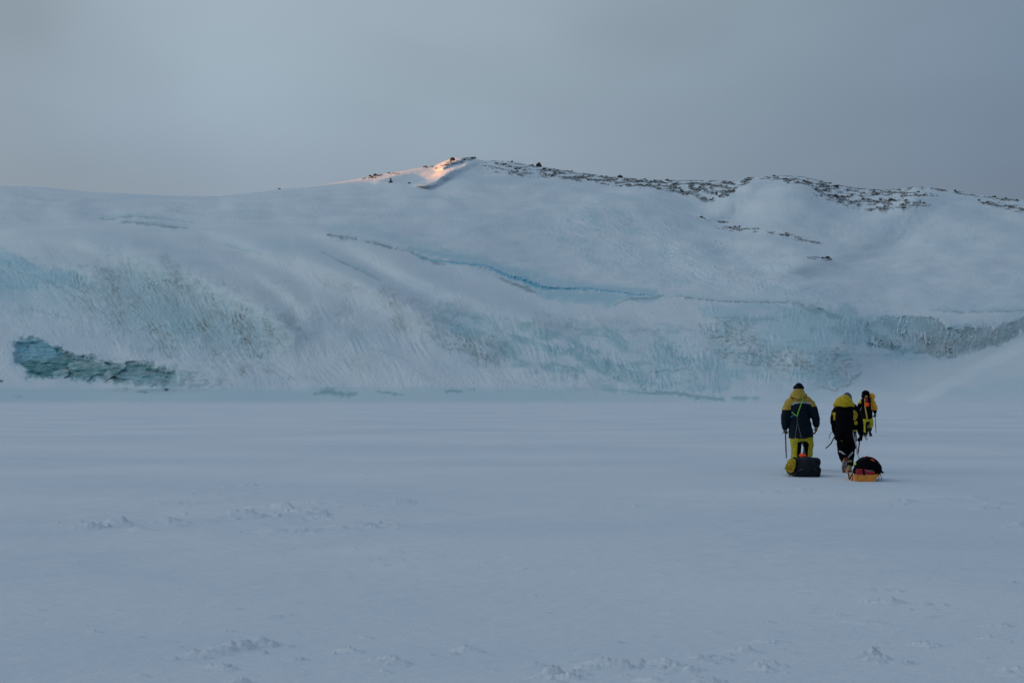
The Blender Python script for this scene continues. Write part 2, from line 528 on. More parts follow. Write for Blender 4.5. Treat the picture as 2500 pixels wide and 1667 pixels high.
cols = np.concatenate([np.linspace(-9000, -420, 60), np.linspace(-400, 2900, 1750), np.linspace(2920, 11500, 60)])
rows_d = np.concatenate([[-60, -10, 1.5, 3, 4.5], EYE * F / (np.linspace(1740, 984.5, 760) - HZ), [395, 420, 450, 500, 650]])
XC, DD = np.meshgrid(cols, rows_d)
gx = np.where(DD > 1, (XC - 1250) / F * np.maximum(DD, 12), (XC - 1250) / F * 12)
near = DD < 12
gx = np.where(near & (DD >= 4.5), (XC - 1250) / F * DD * 1.0 + 0 * XC, gx)
gx = np.where(DD < 4.5, (XC - 1250) / F * 4.5 * np.where(np.abs(XC - 1250) > 2000, 8, 1), gx)
gy = DD.copy()
gz = ground_height(gx, gy)
rr_ = random.Random(3)
for (fx, fy, fw, fh) in SAS:
    d = EYE * F / (fy - HZ)
    cx = (fx - 1250) / F * d
    sc = F / d
    rx = fw / sc * 1.15
    rx *= 1.7
    ry = rx * (0.26 if fy > 1400 else 0.45)
    ci = np.where((cols > fx - fw * 4) & (cols < fx + fw * 4))[0]
    ri = np.where((rows_d > d - ry * 3) & (rows_d < d + ry * 3))[0]
    if len(ci) == 0 or len(ri) == 0:
        continue
    sl = (slice(ri[0], ri[-1] + 1), slice(ci[0], ci[-1] + 1))
    x = gx[sl] - cx
    y = gy[sl] - d
    y = y + 0.25 * x * rr_.uniform(-1, 1.6)
    q = 5.0 / rx
    wx = x + 0.18 * rx * perlin(x * q * .5 + fx, y * q * .5)
    r = np.sqrt((wx / np.where(wx < 0, rx * 1.3, rx * .8)) ** 2 + (y / ry) ** 2)
    prof = np.clip(1 - r, 0, 1) ** 1.15
    tex = 0.80 + 0.28 * perlin(x * q * .3 + fx, y * q * .5 + fy, 3) + 0.22 * perlin(x * q * .9 + fx, y * q * 1.1 + fy, 4)
    gz[sl] += fh * (1.45 if fy > 1400 else 1.35) * prof * tex
G = np.stack([gx, gy, gz], -1)
gob = grid_object('snow_field', G, [M['snow_field']])
tag(gob, kind='structure')


def gz_at(x, y):
    return float(ground_height(np.array([x], float), np.array([y], float))[0])


# ------------------------------------------------------------------ glacier and hill
K = 1.063
SIL = [(-1500, 405), (-900, 405), (-400, 414), (0, 426), (100, 430), (200, 440), (300, 445), (400, 450), (500, 451), (600, 440), (650, 434), (700, 431), (760, 422), (830, 410), (870, 402),
       (940, 390), (1000, 380), (1022, 370), (1045, 362), (1060, 361), (1085, 363), (1110, 369), (1170, 371), (1230, 382), (1290, 390), (1350, 400), (1420, 408), (1500, 414), (1600, 415),
       (1690, 416), (1720, 408), (1780, 405), (1820, 404), (1850, 408), (1900, 420), (1960, 432), (2030, 437), (2080, 433), (2100, 429), (2140, 432), (2200, 440), (2260, 450),
       (2310, 457), (2352, 459), (2700, 480), (3200, 470), (4500, 500)]
sx = np.array([p[0] * K for p in SIL])
sy = np.array([p[1] * K for p in SIL])
hc = np.concatenate([np.linspace(-1500, -330, 60), np.linspace(-320, 2820, 2000), np.linspace(2835, 4400, 60)])
ridgeY = np.interp(hc, sx, sy)
kern = np.hanning(11)
kern /= kern.sum()
ridgeY = np.convolve(np.pad(ridgeY, 5, 'edge'), kern, 'valid')
kernS = np.hanning(101)
kernS /= kernS.sum()
ridgeS = np.convolve(np.pad(ridgeY, 50, 'edge'), kernS, 'valid')


def ctl(pts):
    p = np.array(pts, float)
    v = np.interp(hc, p[:, 0], p[:, 1])
    k2 = np.hanning(181)
    k2 /= k2.sum()
    return np.convolve(np.pad(v, 90, 'edge'), k2, 'valid')


footY = ctl([(-600, 940), (0, 946), (200, 952), (400, 958), (600, 955), (800, 966), (1000, 962), (1200, 960), (1400, 958), (1600, 966), (1800, 972), (1950, 955), (2042, 958), (2090, 915),
             (2200, 888), (2280, 872), (2350, 872), (2400, 852), (2500, 820), (3000, 760)])
browY = ctl([(-600, 520), (0, 560), (200, 560), (400, 560), (600, 565), (750, 566), (850, 572), (950, 590), (1050, 625), (1150, 642), (1230, 665), (1330, 700), (1400, 703), (1500, 710),
             (1600, 722), (1700, 728), (1850, 740), (1990, 748), (2100, 768), (2250, 772), (2500, 765), (3000, 720)])
browY = np.minimum(browY, footY - 25)
ridgeD = ctl([(-1500, 1250), (-600, 1050), (0, 900), (600, 960), (900, 1080), (1120, 1150), (1400, 1100), (1900, 1020), (2200, 1010), (2500, 960), (3500, 900)])
e_f = (HZ - footY) / F
footD = 436 + np.clip(971 - footY, 0, None) * 0.75
footD = np.where(footY > 940, 437 + np.clip(983 - footY, 0, None) * 0.25, 437 + 43 * .25 + (940 - footY) * 0.62)
e_b = (HZ - browY) / F
k4 = np.hanning(141)
k4 /= k4.sum()
footD = np.convolve(np.pad(footD, 70, 'edge'), k4, 'valid')
zf = EYE + e_f * footD
browD = (footD - 1.75 * (zf - EYE)) / (1 - 1.75 * e_b)
browD = np.maximum(browD, footD + 22)
browD = np.convolve(np.pad(browD, 70, 'edge'), k4, 'valid')
fmY = browY + (footY - browY) * 0.45
fmD = footD + (browD - footD) * 0.36
nYr = 620
# the snowfield above the brow: an almost straight slope whose sight line keeps rising to the crest
NT = 240
tq = np.linspace(0, 1, NT)
zb_ = EYE + (HZ - browY) / F * browD
zr_ = EYE + (HZ - ridgeS) / F * ridgeD
Dq = browD[None] + (ridgeD - browD)[None] * tq[:, None]
Zq = zb_[None] + (zr_ - zb_)[None] * (tq + 0.07 * tq * (1 - tq) - 0.02 * np.sin(tq * 2 * np.pi))[:, None]
Yq = np.minimum.accumulate(HZ - (Zq - EYE) / Dq * F, axis=0)
# knots from base to brow
KY = np.stack([np.full_like(hc, 984.0), footY, fmY, browY, Yq[30]])
KD = np.stack([np.full_like(hc, 433.0), footD, fmD, browD, Dq[30]])
tt = np.linspace(0, 1, nYr)
Yg = 984.0 + (ridgeY[None, :] - 984.0) * tt[:, None]
# monotone cubic per column
h_ = -(KY[1:] - KY[:-1])
dl = (KD[1:] - KD[:-1]) / h_
mk = np.zeros_like(KD)
mk[1:-1] = np.where(dl[:-1] * dl[1:] > 0, 2 * dl[:-1] * dl[1:] / (dl[:-1] + dl[1:] + 1e-9), 0)
mk[0] = dl[0]
mk[-1] = dl[-1]
Dg = np.zeros_like(Yg)
for k in range(len(KY) - 2):
    seg = (Yg <= KY[k][None]) | (k == 0)
    s = np.clip((KY[k][None] - Yg) / h_[k][None], 0, 1)
    h00 = 2 * s ** 3 - 3 * s ** 2 + 1
    h10 = s ** 3 - 2 * s ** 2 + s
    h01 = -2 * s ** 3 + 3 * s ** 2
    h11 = s ** 3 - s ** 2
    v = h00 * KD[k] + h10 * h_[k] * mk[k] + h01 * KD[k + 1] + h11 * h_[k] * mk[k + 1]
    Dg = np.where(seg, v, Dg)
Ysm = Yg - (ridgeY - ridgeS)[None] * sstep(70, 4, Yg - ridgeY[None])
for j in range(len(hc)):
    u_ = np.interp(-Ysm[:, j], -Yq[:, j], Dq[:, j])
    Dg[:, j] = np.where(Yg[:, j] <= browY[j], u_, Dg[:, j])
Xg = np.broadcast_to(hc[None, :], Yg.shape).copy()
above = sstep(0, 25, browY[None] - Yg)            # upper snowfield
face = (1 - above) * sstep(0, 12, footY[None] - Yg)

# ---- material masks, laid out on the slope
wX = Xg + 14 * fbm(Xg / 60, Yg / 40, 3, 41)
wY = Yg + 9 * fbm(Xg / 60, Yg / 40, 3, 51)


def streak(ang, sx_, sy_, seed, octs=3):
    """wind-drawn grain: long patches broken into short flecks"""
    a0 = ang + 0.0
    c, s = math.cos(R(a0)), math.sin(R(a0))
    wx = Xg + 16 * perlin(Xg / 95, Yg / 75, seed + 11)
    wy = Yg + 12 * perlin(Xg / 95, Yg / 75, seed + 13)
    u = wx * c + wy * s
    v = -wx * s + wy * c
    f = perlin(u / sx_, v / sy_, seed) + 0.75 * perlin(u / (sx_ * .42), v / (sy_ * .55), seed + 1)
    g = perlin(u / 9, v / 5.5, seed + 15) + 0.6 * perlin(u / 4.5, v / 3.2, seed + 19)
    h = fbm(Xg / 42, Yg / 30, 2, seed + 17)
    am = np.clip(0.6 + 0.9 * perlin(Xg / 55, Yg / 36, seed + 16), 0.1, 1.3)
    return (0.55 * f + 0.5 * g) * am + 0.35 * h


st_l = streak(52, 26, 5.0, 61)      # down to the right, as on the left face
st_m = streak(62, 24, 6.0, 71)
st_v = streak(88, 30, 6.0, 81)
st_h = streak(12, 60, 7.0, 91, 4)

ice = np.zeros_like(Yg)
dirt = np.zeros_like(Yg)
teal = np.zeros_like(Yg)
blue = np.zeros_like(Yg)
rockm = np.zeros_like(Yg)

# left face
p_blue_l = [(-300, 600), (0, 603), (35, 625), (80, 640), (130, 660), (190, 665), (225, 690), (200, 705), (120, 702), (60, 715), (-300, 720)]
p_left = [(-300, 640), (60, 640), (200, 650), (300, 645), (400, 650), (450, 675), (500, 705), (560, 730), (640, 760), (715, 785), (725, 800), (680, 830), (640, 872), (560, 870), (480, 860),
          (380, 850), (300, 830), (270, 790), (180, 780), (60, 775), (-300, 780)]
p_dirt_l = [(190, 690), (300, 645), (400, 648), (450, 675), (500, 705), (560, 730), (640, 770), (715, 785), (722, 800), (680, 828), (645, 870), (600, 865), (520, 865), (420, 850),
            (330, 830), (270, 800), (250, 770), (215, 730)]
p_green_l = [(320, 740), (350, 725), (420, 735), (470, 770), (480, 815), (440, 820), (380, 790), (330, 780)]
ml = poly_mask(wX, wY, p_left, 45, 0.8)
ice = np.maximum(ice, ml * (0.50 + 0.35 * st_l) * 0.95)
ice = np.maximum(ice, poly_mask(wX, wY, p_blue_l, 12) * (0.80 + 0.35 * st_h))
blue = np.maximum(blue, poly_mask(wX, wY, p_blue_l, 14) * np.clip(0.16 + 0.2 * st_h, 0, 0.5))
md = poly_mask(wX, wY, p_dirt_l, 52, 0.8)
broad = sstep(-0.35, 0.45, fbm((Xg * 0.6 + Yg * 0.8) / 120, (-Xg * 0.8 + Yg * 0.6) / 42, 3, 621))
ice = np.maximum(ice, md * 0.75)
dirt = np.maximum(dirt, md * (0.35 + 0.65 * broad) * np.clip(0.52 + 0.75 * st_l, 0, 0.95) * (1 - 0.75 * poly_mask(wX, wY, p_green_l, 14)))
ice = np.maximum(ice, poly_mask(wX, wY, p_green_l, 14) * 0.85)
teal = np.maximum(teal, poly_mask(wX, wY, p_green_l, 14) * 0.16)
# further dirt clots between
for (cx, cy, rx, ry, a) in [(708, 778, 30, 22, .8), (805, 690, 22, 28, .5), (850, 700, 40, 20, .45), (835, 760, 20, 34, .6), (965, 740, 26, 26, .85), (975, 790, 28, 24, .9), (945, 720, 30, 16, .7), (1000, 735, 26, 14, .7),
                            (870, 800, 26, 26, .4), (600, 620, 40, 8, .35), (690, 690, 30, 6, .4), (1030, 760, 14, 30, .6), (1050, 800, 16, 26, .7), (1105, 745, 50, 18, .55), (880, 885, 20, 20, .4), (655, 720, 60, 20, .2),
                            (1330, 790, 60, 14, .45), (1400, 800, 60, 14, .4), (1500, 785, 60, 12, .35), (1560, 810, 30, 14, .35), (600, 905, 20, 12, .9), (660, 905, 16, 10, .7), (700, 925, 24, 8, .5)]:
    g = np.exp(-(((wX - cx) / rx) ** 2 + ((wY - cy) / ry) ** 2))
    dirt = np.maximum(dirt, a * g * np.clip(0.55 + 0.9 * st_m, 0, 1.2))
# centre ice
p_c = [(1045, 760), (1060, 745), (1140, 760), (1230, 775), (1400, 790), (1560, 815), (1650, 800), (1700, 830), (1700, 940), (1560, 950), (1430, 930), (1330, 905), (1220, 880), (1130, 850), (1060, 830), (1040, 795)]
mc = poly_mask(wX, wY, p_c, 24)
patch2 = sstep(-0.3, 0.35, fbm((Xg + Yg) / 130, (Yg - 0.35 * Xg) / 38, 3, 623))
ice = np.maximum(ice, mc * np.clip(0.30 + 0.65 * patch2 + 0.35 * st_m, 0, 1))
teal = np.maximum(teal, mc * np.clip(0.16 * patch2 + 0.16 * st_m, 0, .3))
p_cd = [(1045, 800), (1080, 812), (1200, 822), (1240, 835), (1230, 860), (1250, 880), (1210, 900), (1170, 895), (1120, 862), (1060, 840)]
dirt = np.maximum(dirt, poly_mask(wX, wY, p_cd, 10) * np.clip(0.30 + 0.8 * st_m, 0, 0.8))
teal = np.maximum(teal, poly_mask(wX, wY, p_cd, 10) * np.clip(0.05 + 0.35 * st_m, 0, 0.4))
teal = np.maximum(teal, poly_mask(wX, wY, [(1055, 765), (1085, 755), (1110, 790), (1060, 788)], 6) * 0.25)
# right ice
p_r = [(1700, 740), (1850, 738), (1950, 742), (2060, 755), (2200, 770), (2300, 775), (2420, 800), (2500, 785), (2900, 760), (2900, 800), (2500, 818), (2400, 852), (2350, 872), (2280, 870), (2200, 882),
       (2120, 900), (2080, 930), (2040, 955), (1980, 945), (1900, 930), (1820, 920), (1750, 960), (1620, 955), (1560, 930), (1600, 850), (1720, 800)]
mr_ = poly_mask(wX, wY, p_r, 14)
patchy = sstep(-0.35, 0.35, fbm(Xg / 110, Yg / 45, 3, 101))
ice = np.maximum(ice, mr_ * np.clip(0.30 + 0.55 * patchy + 0.3 * st_v, 0, 1))
p_rd1 = [(2110, 790), (2180, 775), (2260, 772), (2330, 800), (2420, 795), (2500, 780), (2900, 740), (2900, 790), (2500, 815), (2400, 852), (2350, 868), (2280, 868), (2200, 858), (2120, 840)]
m1 = poly_mask(wX, wY, p_rd1, 6)
vert = streak(89, 34, 4.2, 111, 3)
dirt = np.maximum(dirt, m1 * sstep(2190, 2290, Xg) * np.clip(0.55 + 0.65 * vert, 0, 0.95))
teal = np.maximum(teal, m1 * (1 - sstep(2200, 2330, Xg)) * np.clip(0.26 + 0.6 * vert, 0, 0.6))
m2 = poly_mask(wX, wY, [(1900, 745), (2060, 752), (2130, 775), (2140, 840), (2080, 850), (2020, 800), (1930, 790)], 14)
teal = np.maximum(teal, m2 * np.clip(0.16 + 0.55 * vert, 0, 0.5))
ice = np.maximum(ice, m2 * 0.9)
teal = np.maximum(teal, m1 * np.clip(0.06 + 0.35 * vert, 0, 0.5))
p_rd2 = [(1720, 800), (1770, 775), (1830, 790), (1850, 840), (1980, 860), (2060, 850), (2090, 900), (2010, 930), (1940, 900), (1850, 905), (1780, 880), (1730, 850)]
curl = 0.75 * fbm(Xg / 14 + 0.5 * perlin(Xg / 30, Yg / 30, 7), Yg / 7 + 0.5 * perlin(Xg / 30, Yg / 30, 8), 4, 121) + 0.35 * perlin(Xg / 50, Yg / 22, 127)
dirt = np.maximum(dirt, poly_mask(wX, wY, p_rd2, 16) * np.clip(0.28 + 0.8 * curl, 0, 0.85))
ice = np.maximum(ice, poly_mask(wX, wY, [(1850, 772), (1960, 758), (2060, 775), (2090, 790), (1990, 800), (1980, 830), (1900, 850), (1860, 810)], 18) * 0.8)
teal = np.maximum(teal, poly_mask(wX, wY, [(1950, 742), (2000, 752), (2060, 765), (2055, 775), (1960, 762)], 4) * 0.5)
dirt = np.maximum(dirt, line_mask(wX, wY, [(2010, 945), (2040, 958), (2075, 930), (2095, 905)], [4, 7, 8, 5]) * 0.6)
# the brow crevasse line
LINES_BLUE = [([(1010, 622), (1050, 637), (1130, 642), (1190, 650), (1230, 668), (1270, 682), (1310, 697), (1330, 702), (1400, 703), (1460, 708), (1540, 717), (1620, 722)],
               [3, 4, 5, 5, 7, 9, 9, 6, 5, 4, 5, 2], 0.85),
              ([(1075, 602), (1110, 620), (1180, 635)], [4, 5, 3], 0.25)]
for pts, wd, a in LINES_BLUE:
    blue = np.maximum(blue, a * np.interp(Xg, [1000, 1080, 1200, 1300, 1420, 1560, 1625], [.45, .85, 1.0, 1.15, .95, .8, .4]) * line_mask(Xg, Yg + 3 * perlin(Xg / 40, Yg / 60, 5) + 1.2 * perlin(Xg / 9, Yg / 60, 6), pts, [q * 1.35 for q in wd], 0.75))
ice = np.maximum(ice, 0.7 * poly_mask(wX, wY, [(1310, 704), (1400, 708), (1500, 714), (1610, 722), (1560, 735), (1480, 745), (1380, 742), (1330, 722)], 8))
blue = np.maximum(blue, 0.34 * line_mask(Xg, Yg, [(1000, 606), (1130, 634), (1230, 659), (1310, 692), (1400, 700), (1600, 714)], [8, 16, 22, 24, 18, 10], 0.4))
blue = np.maximum(blue, 0.26 * poly_mask(wX, wY, [(1300, 704), (1400, 706), (1520, 716), (1600, 722), (1500, 736), (1400, 736), (1330, 722)], 9))
ice = np.maximum(ice, 0.55 * line_mask(Xg, Yg, [(800, 555), (900, 560), (1060, 610), (1180, 632), (1280, 668), (1400, 690), (1600, 708)], [14, 20, 22, 20, 18, 16, 12]))
for pts, wd, a in [([(800, 574), (835, 580), (870, 584)], [3, 8, 4], .8), ([(890, 590), (930, 596), (960, 608), (1000, 612)], [2, 5, 2.5, 2], .9), ([(998, 615), (1030, 628), (1060, 640), (1085, 646)], [2, 7, 8, 3], .7),
                   ([(1205, 672), (1240, 688), (1290, 706), (1308, 712)], [2, 5, 9, 5], .75), ([(1500, 744), (1535, 730), (1580, 729), (1622, 722)], [2, 5, 6, 2], .75),
                   ([(1650, 722), (1690, 728), (1760, 735), (1850, 738), (1930, 738), (1990, 748), (2010, 756)], [2, 3, 3, 4, 4, 5, 3], .6),
                   ([(245, 530), (330, 530), (470, 542)], [3, 4, 2], .45), ([(295, 540), (340, 545), (400, 552), (460, 557)], [3, 6, 8, 3], .75),
                   ([(785, 617), (830, 638), (880, 660), (930, 685)], [2, 3, 4, 2], .55), ([(2270, 755), (2330, 760), (2400, 762), (2500, 760)], [3, 6, 3, 4], .5),
                   ([(1730, 765), (1780, 795), (1850, 830)], [2, 4, 4], .45), ([(550, 600), (600, 612), (640, 622)], [2, 3, 2], .3)]:
    lm = line_mask(Xg, Yg + 2 * perlin(Xg / 14, Yg / 40, 6), pts, wd)
    dirt = np.maximum(dirt, a * lm * 0.8)
    teal = np.maximum(teal, a * lm * 0.75 * sstep(-0.3, 0.4, perlin(Xg / 22, Yg / 9, 66)))
    ice = np.maximum(ice, 0.5 * line_mask(Xg, Yg + 4, pts, [q * 3 for q in wd]))
# folded ledges across the face
rl = random.Random(29)
ledge = np.zeros_like(Yg)
for k in range(34):
    x0 = rl.uniform(-50, 2050)
    y0 = rl.uniform(np.interp(x0, [0, 800, 1200, 1700, 2100], [660, 690, 770, 770, 800]), 925)
    ln = rl.uniform(50, 190)
    sl_ = rl.uniform(0.18, 0.55) if x0 < 1500 else rl.uniform(-0.1, 0.25)
    pts = [(x0 + ln * t, y0 + sl_ * ln * (t + 0.25 * t * t) + rl.uniform(-3, 3)) for t in (0, .25, .5, .75, 1)]
    lm = line_mask(Xg, Yg + 3 * perlin(Xg / 20, Yg / 30, 60 + k), pts, [2, rl.uniform(4, 7), rl.uniform(6, 13), rl.uniform(4, 7), 2])
    ledge = np.maximum(ledge, lm * rl.uniform(0.4, 1))
ledge = ledge * (0.25 + 0.75 * np.clip(ice * 1.4, 0, 1))
teal = np.maximum(teal, ledge * 0.30)
ice = np.maximum(ice, ledge * 0.8)
# foot cracks
for pts, wd, a in [([(770, 962), (800, 955), (850, 965), (870, 958)], [4, 8, 7, 3], .7), ([(920, 955), (960, 962), (985, 964)], [2, 4, 2], .7), ([(1090, 955), (1125, 955)], [4, 3], .7),
                   ([(1140, 950), (1158, 951)], [3, 2], .6), ([(1560, 960), (1640, 958), (1700, 968), (1765, 975)], [3, 5, 5, 4], .6), ([(1790, 972), (1850, 972)], [4, 3], .5),
                   ([(1480, 950), (1560, 956)], [5, 4], .3)]:
    lm = line_mask(Xg, Yg + 3 * perlin(Xg / 14, Yg / 9, 6), pts, [q_ * 1.5 for q_ in wd])
    teal = np.maximum(teal, 0.62 * a * lm)
    ice = np.maximum(ice, 0.8 * line_mask(Xg, Yg, pts, [q_ * 3.5 for q_ in wd]))
# snow flecks caught on the rough dirty ice
fl = sstep(-0.05, 0.5, perlin((Xg * 0.57 + Yg * 0.82) / 17, (-Xg * 0.82 + Yg * 0.57) / 3.8, 601) + 0.5 * perlin((Xg * 0.57 + Yg * 0.82) / 8, (-Xg * 0.82 + Yg * 0.57) / 3, 603))
fl2 = sstep(0.1, 0.5, perlin(Xg / 5.5, Yg / 3.2, 605) + 0.7 * perlin(Xg / 11, Yg / 6, 607))
dirt = dirt * (1 - 0.75 * fl * sstep(1250, 1150, Xg)) * (1 - 0.7 * fl2 * sstep(1150, 1250, Xg) * sstep(700, 730, Yg))
dirt = np.where(Yg > 640, dirt * 1.1, dirt)
ice = np.maximum(ice, 0.5 * sstep(938, 955, Yg + 6 * perlin(Xg / 80, Yg / 12, 611)) * sstep(1900, 1300, Xg) * sstep(986, 975, Yg))  # shade along the hill foot put into the colour as an ice tint
# whiter frozen drips on the right wall
drip = m1 * sstep(0.15, 0.45, streak(89, 60, 7.0, 131, 2)) * (1 - 0.6 * sstep(2330, 2420, Xg))
for q in ('a',):
    dirt = dirt * (1 - 0.85 * drip)
    teal = teal * (1 - 0.85 * drip)
    ice = ice * (1 - 0.6 * drip)

# the cave of broken teal ice at the lower left
p_cave = [(34, 838), (60, 828), (95, 828), (140, 850), (185, 872), (228, 872), (250, 885), (300, 893), (345, 885), (390, 900), (430, 906), (436, 925), (428, 941), (360, 940), (290, 931), (200, 926), (130, 921), (72, 918),
          (62, 900), (42, 880)]
cm = poly_mask(Xg + 5 * perlin(Xg / 12, Yg / 12, 3), Yg + 4 * perlin(Xg / 22, Yg / 18, 4), p_cave, 9, 0.75)
# cellular facets
rs = np.random.RandomState(5)
cxs = rs.uniform(20, 450, 46)
cxs[30:] = rs.uniform(20, 450, 16) + 0
cys = 835 + (cxs - 20) * 0.2 + rs.uniform(-25, 55, 46)
NC = 20
selc = (hc > 0) & (hc < 460)
ci0, ci1 = np.where(selc)[0][[0, -1]]
XX = Xg[:, ci0:ci1]
YY = Yg[:, ci0:ci1]
WXX = XX + 9 * perlin(XX / 30, YY / 18, 301)
WYY = YY + 5 * perlin(XX / 26, YY / 14, 303)
best = np.full(XX.shape, 1e9)
sec = np.full(XX.shape, 1e9)
val = np.zeros(XX.shape)
tone = np.zeros(XX.shape)
for i in range(NC):
    dd = np.hypot((WXX - cxs[i]) * (0.30 + 0.3 * (i % 3)), WYY - cys[i] + 0.12 * (WXX - cxs[i]))
    a_, b_ = rs.uniform(-0.10, 0.10), rs.uniform(-0.12, 0.12)
    hgt = rs.uniform(-1.6, 1.6) + a_ * (XX - cxs[i]) + b_ * (YY - cys[i])
    tn = rs.uniform(0, 1)
    nb = dd < best
    sec = np.where(nb, best, np.minimum(sec, dd))
    val = np.where(nb, hgt, val)
    tone = np.where(nb, tn, tone)
    best = np.where(nb, dd, best)
facet = np.zeros_like(Yg)
facet[:, ci0:ci1] = val
tn_ = np.zeros_like(Yg)
tn_[:, ci0:ci1] = tone
edge = np.zeros_like(Yg)
edge[:, ci0:ci1] = sstep(1.8, 0.2, sec - best) * sstep(-0.2, 0.4, perlin(XX / 30, YY / 14, 315))
ice = np.maximum(ice, cm)
ice = np.maximum(ice, 0.8 * poly_mask(wX, wY, p_cave, 26, 1.0))
teal = np.maximum(teal, 0.42 * poly_mask(wX, wY, [(400, 898), (480, 905), (560, 938), (520, 950), (400, 945)], 14) * np.clip(0.6 + 0.9 * fbm(Xg / 18, Yg / 8, 3, 631), 0, 1))
teal = np.maximum(teal, cm * np.clip(0.30 + 0.75 * tn_ + 0.5 * fbm(Xg / 20, Yg / 6, 3, 309), 0.1, 1) * (1 - 0.75 * edge) * (1 - 0.5 * sstep(410, 440, Xg)))
teal = teal * (1 - 0.6 * cm * sstep(170, 130, Xg) * sstep(890, 870, Yg))
blue = np.maximum(blue, cm * sstep(190, 120, Xg) * sstep(895, 860, Yg) * np.clip(0.42 + 0.3 * fbm(Xg / 25, Yg / 6, 2, 317), 0, .8))
dirt = np.maximum(dirt, cm * sstep(-0.1, 0.5, fbm(Xg / 60, Yg / 14, 2, 319)) * 0.5 * sstep(110, 180, Xg))
dirt = np.maximum(dirt, 0.6 * line_mask(Xg, Yg, [(290, 890), (330, 884), (380, 893)], [4, 6, 4]))
# half buried blocks below the cave
for (cx, cy, rx, ry, a) in [(300, 950, 22, 5, .5), (350, 957, 16, 4, .6), (408, 950, 8, 4, .9), (45, 968, 12, 4, .4), (450, 935, 22, 10, .35)]:
    g = np.exp(-(((Xg - cx) / rx) ** 2 + ((Yg - cy) / ry) ** 2) ** 2)
    teal = np.maximum(teal, a * g * np.clip(0.5 + curl, 0, 1))
rockm = np.maximum(rockm, np.exp(-(((Xg - 406) / 5) ** 2 + ((Yg - 951) / 3) ** 2)))
rockm = np.maximum(rockm, np.exp(-(((Xg - 3) / 5) ** 2 + ((Yg - 930) / 3) ** 2)))

# blue-grey wind glazed streaks on the upper snowfield
glz = streak(19, 130, 6, 141, 4)
gm = poly_mask(wX, wY, [(1330, 520), (1500, 510), (1700, 560), (1850, 630), (2000, 700), (2150, 745), (1900, 735), (1650, 700), (1450, 640), (1300, 570)], 60)
ice = np.maximum(ice, gm * sstep(-0.15, 0.6, glz) * 0.85)
ice = np.maximum(ice, above * sstep(0.1, 0.9, streak(14, 120, 8, 151, 4)) * 0.62)
ice = np.maximum(ice, (1 - above) * sstep(0.1, 0.9, fbm(Xg / 160, Yg / 70, 3, 161)) * 0.30 * sstep(983, 950, Yg))
dirt = np.maximum(dirt, poly_mask(wX, wY, [(1680, 590), (2000, 600), (2500, 640), (2500, 720), (2000, 700), (1800, 660)], 50) * sstep(0.62, 1.1, streak(8, 26, 4, 171, 3)) * 0.35)

# ---- relief
snowy = 1 - np.clip(ice * 0.7 + dirt, 0, 1)
dr = (0.9 * st_l * ml + 0.7 * st_m * np.maximum(mc, dirt * 0.6) + 0.9 * vert * m1 + 0.8 * curl * poly_mask(wX, wY, p_rd2, 16) + 0.35 * st_v * mr_) * np.clip(ice + dirt, 0, 1)
Dg = Dg + dr * 0.6 - 0.16 * fl * md - 0.2 * fl2 * (mr_ * np.clip(dirt * 2, 0, 1))


def flutes(ang, w_, ln, seed):
    c, s = math.cos(R(ang)), math.sin(R(ang))
    wx = Xg + 12 * perlin(Xg / 70, Yg / 60, seed + 1)
    wy = Yg + 8 * perlin(Xg / 60, Yg / 70, seed + 2)
    u, v = wx * c + wy * s, -wx * s + wy * c
    a = 1 - 2.2 * np.abs(perlin(u / ln, v / w_, seed))
    b2 = 1 - 2.2 * np.abs(perlin(u / (ln * .5), v / (w_ * .45), seed + 5))
    return (a + 0.45 * b2) * np.clip(0.5 + 1.3 * perlin(Xg / 60, Yg / 36, seed + 7), 0.0, 1.3)


Dg = Dg + 0.32 * flutes(57, 17, 110, 501) * poly_mask(wX, wY, [(150, 660), (480, 690), (720, 780), (900, 700), (1020, 740), (1080, 860), (980, 930), (640, 925), (420, 890), (100, 830)], 40)
Dg = Dg + 0.34 * flutes(66, 16, 100, 511) * poly_mask(wX, wY, [(1040, 790), (1240, 815), (1500, 850), (1720, 860), (1720, 950), (1500, 950), (1250, 915), (1080, 850)], 22)
Dg = Dg + 0.42 * flutes(84, 13, 60, 521) * mr_ * sstep(-0.3, 0.3, fbm(Xg / 70, Yg / 40, 2, 525))
Dg = Dg + 2.2 * m1 + 0.3 * ledge
Dg = Dg - drip * 1.6
# directional lines on plain snow of the face
Dg = Dg + face * (snowy * 0.28 * streak(55, 46, 12, 181, 3) + 1.5 * perlin(Xg / 260 + Yg / 220, Yg / 90 - Xg / 150, 183) + 0.5 * perlin(Xg / 110 + Yg / 90, Yg / 45 - Xg / 75, 185))
# crest line swells coming down from the left (rounded rolls of snow)
for pts, wd, hh in [([(0, 545), (150, 552), (320, 580), (480, 640), (620, 705), (720, 770)], 60, 7.0), ([(150, 520), (300, 545), (480, 590), (640, 660), (760, 720)], 55, 5.0),
                    ([(560, 560), (720, 585), (850, 640), (960, 700), (1060, 745)], 50, 6.0), ([(900, 600), (1050, 660), (1200, 720), (1330, 765)], 45, 4.0), ([(-100, 590), (100, 600), (250, 640)], 40, 3.0)]:
    px_ = np.array([p[0] for p in pts], float)
    py_ = np.array([p[1] for p in pts], float)
    yl = np.interp(Xg, px_, py_)
    fade = sstep(px_[0] - 60, px_[0] + 120, Xg) * sstep(px_[-1] + 90, px_[-1] - 60, Xg)
    s = (Yg - yl) / wd
    # nearer just below the line, further just above it
    Dg = Dg - 1.5 * hh * fade * np.exp(-(s - 0.55) ** 2 * 2.2) + hh * 0.8 * fade * np.exp(-(s + 0.35) ** 2 * 5)
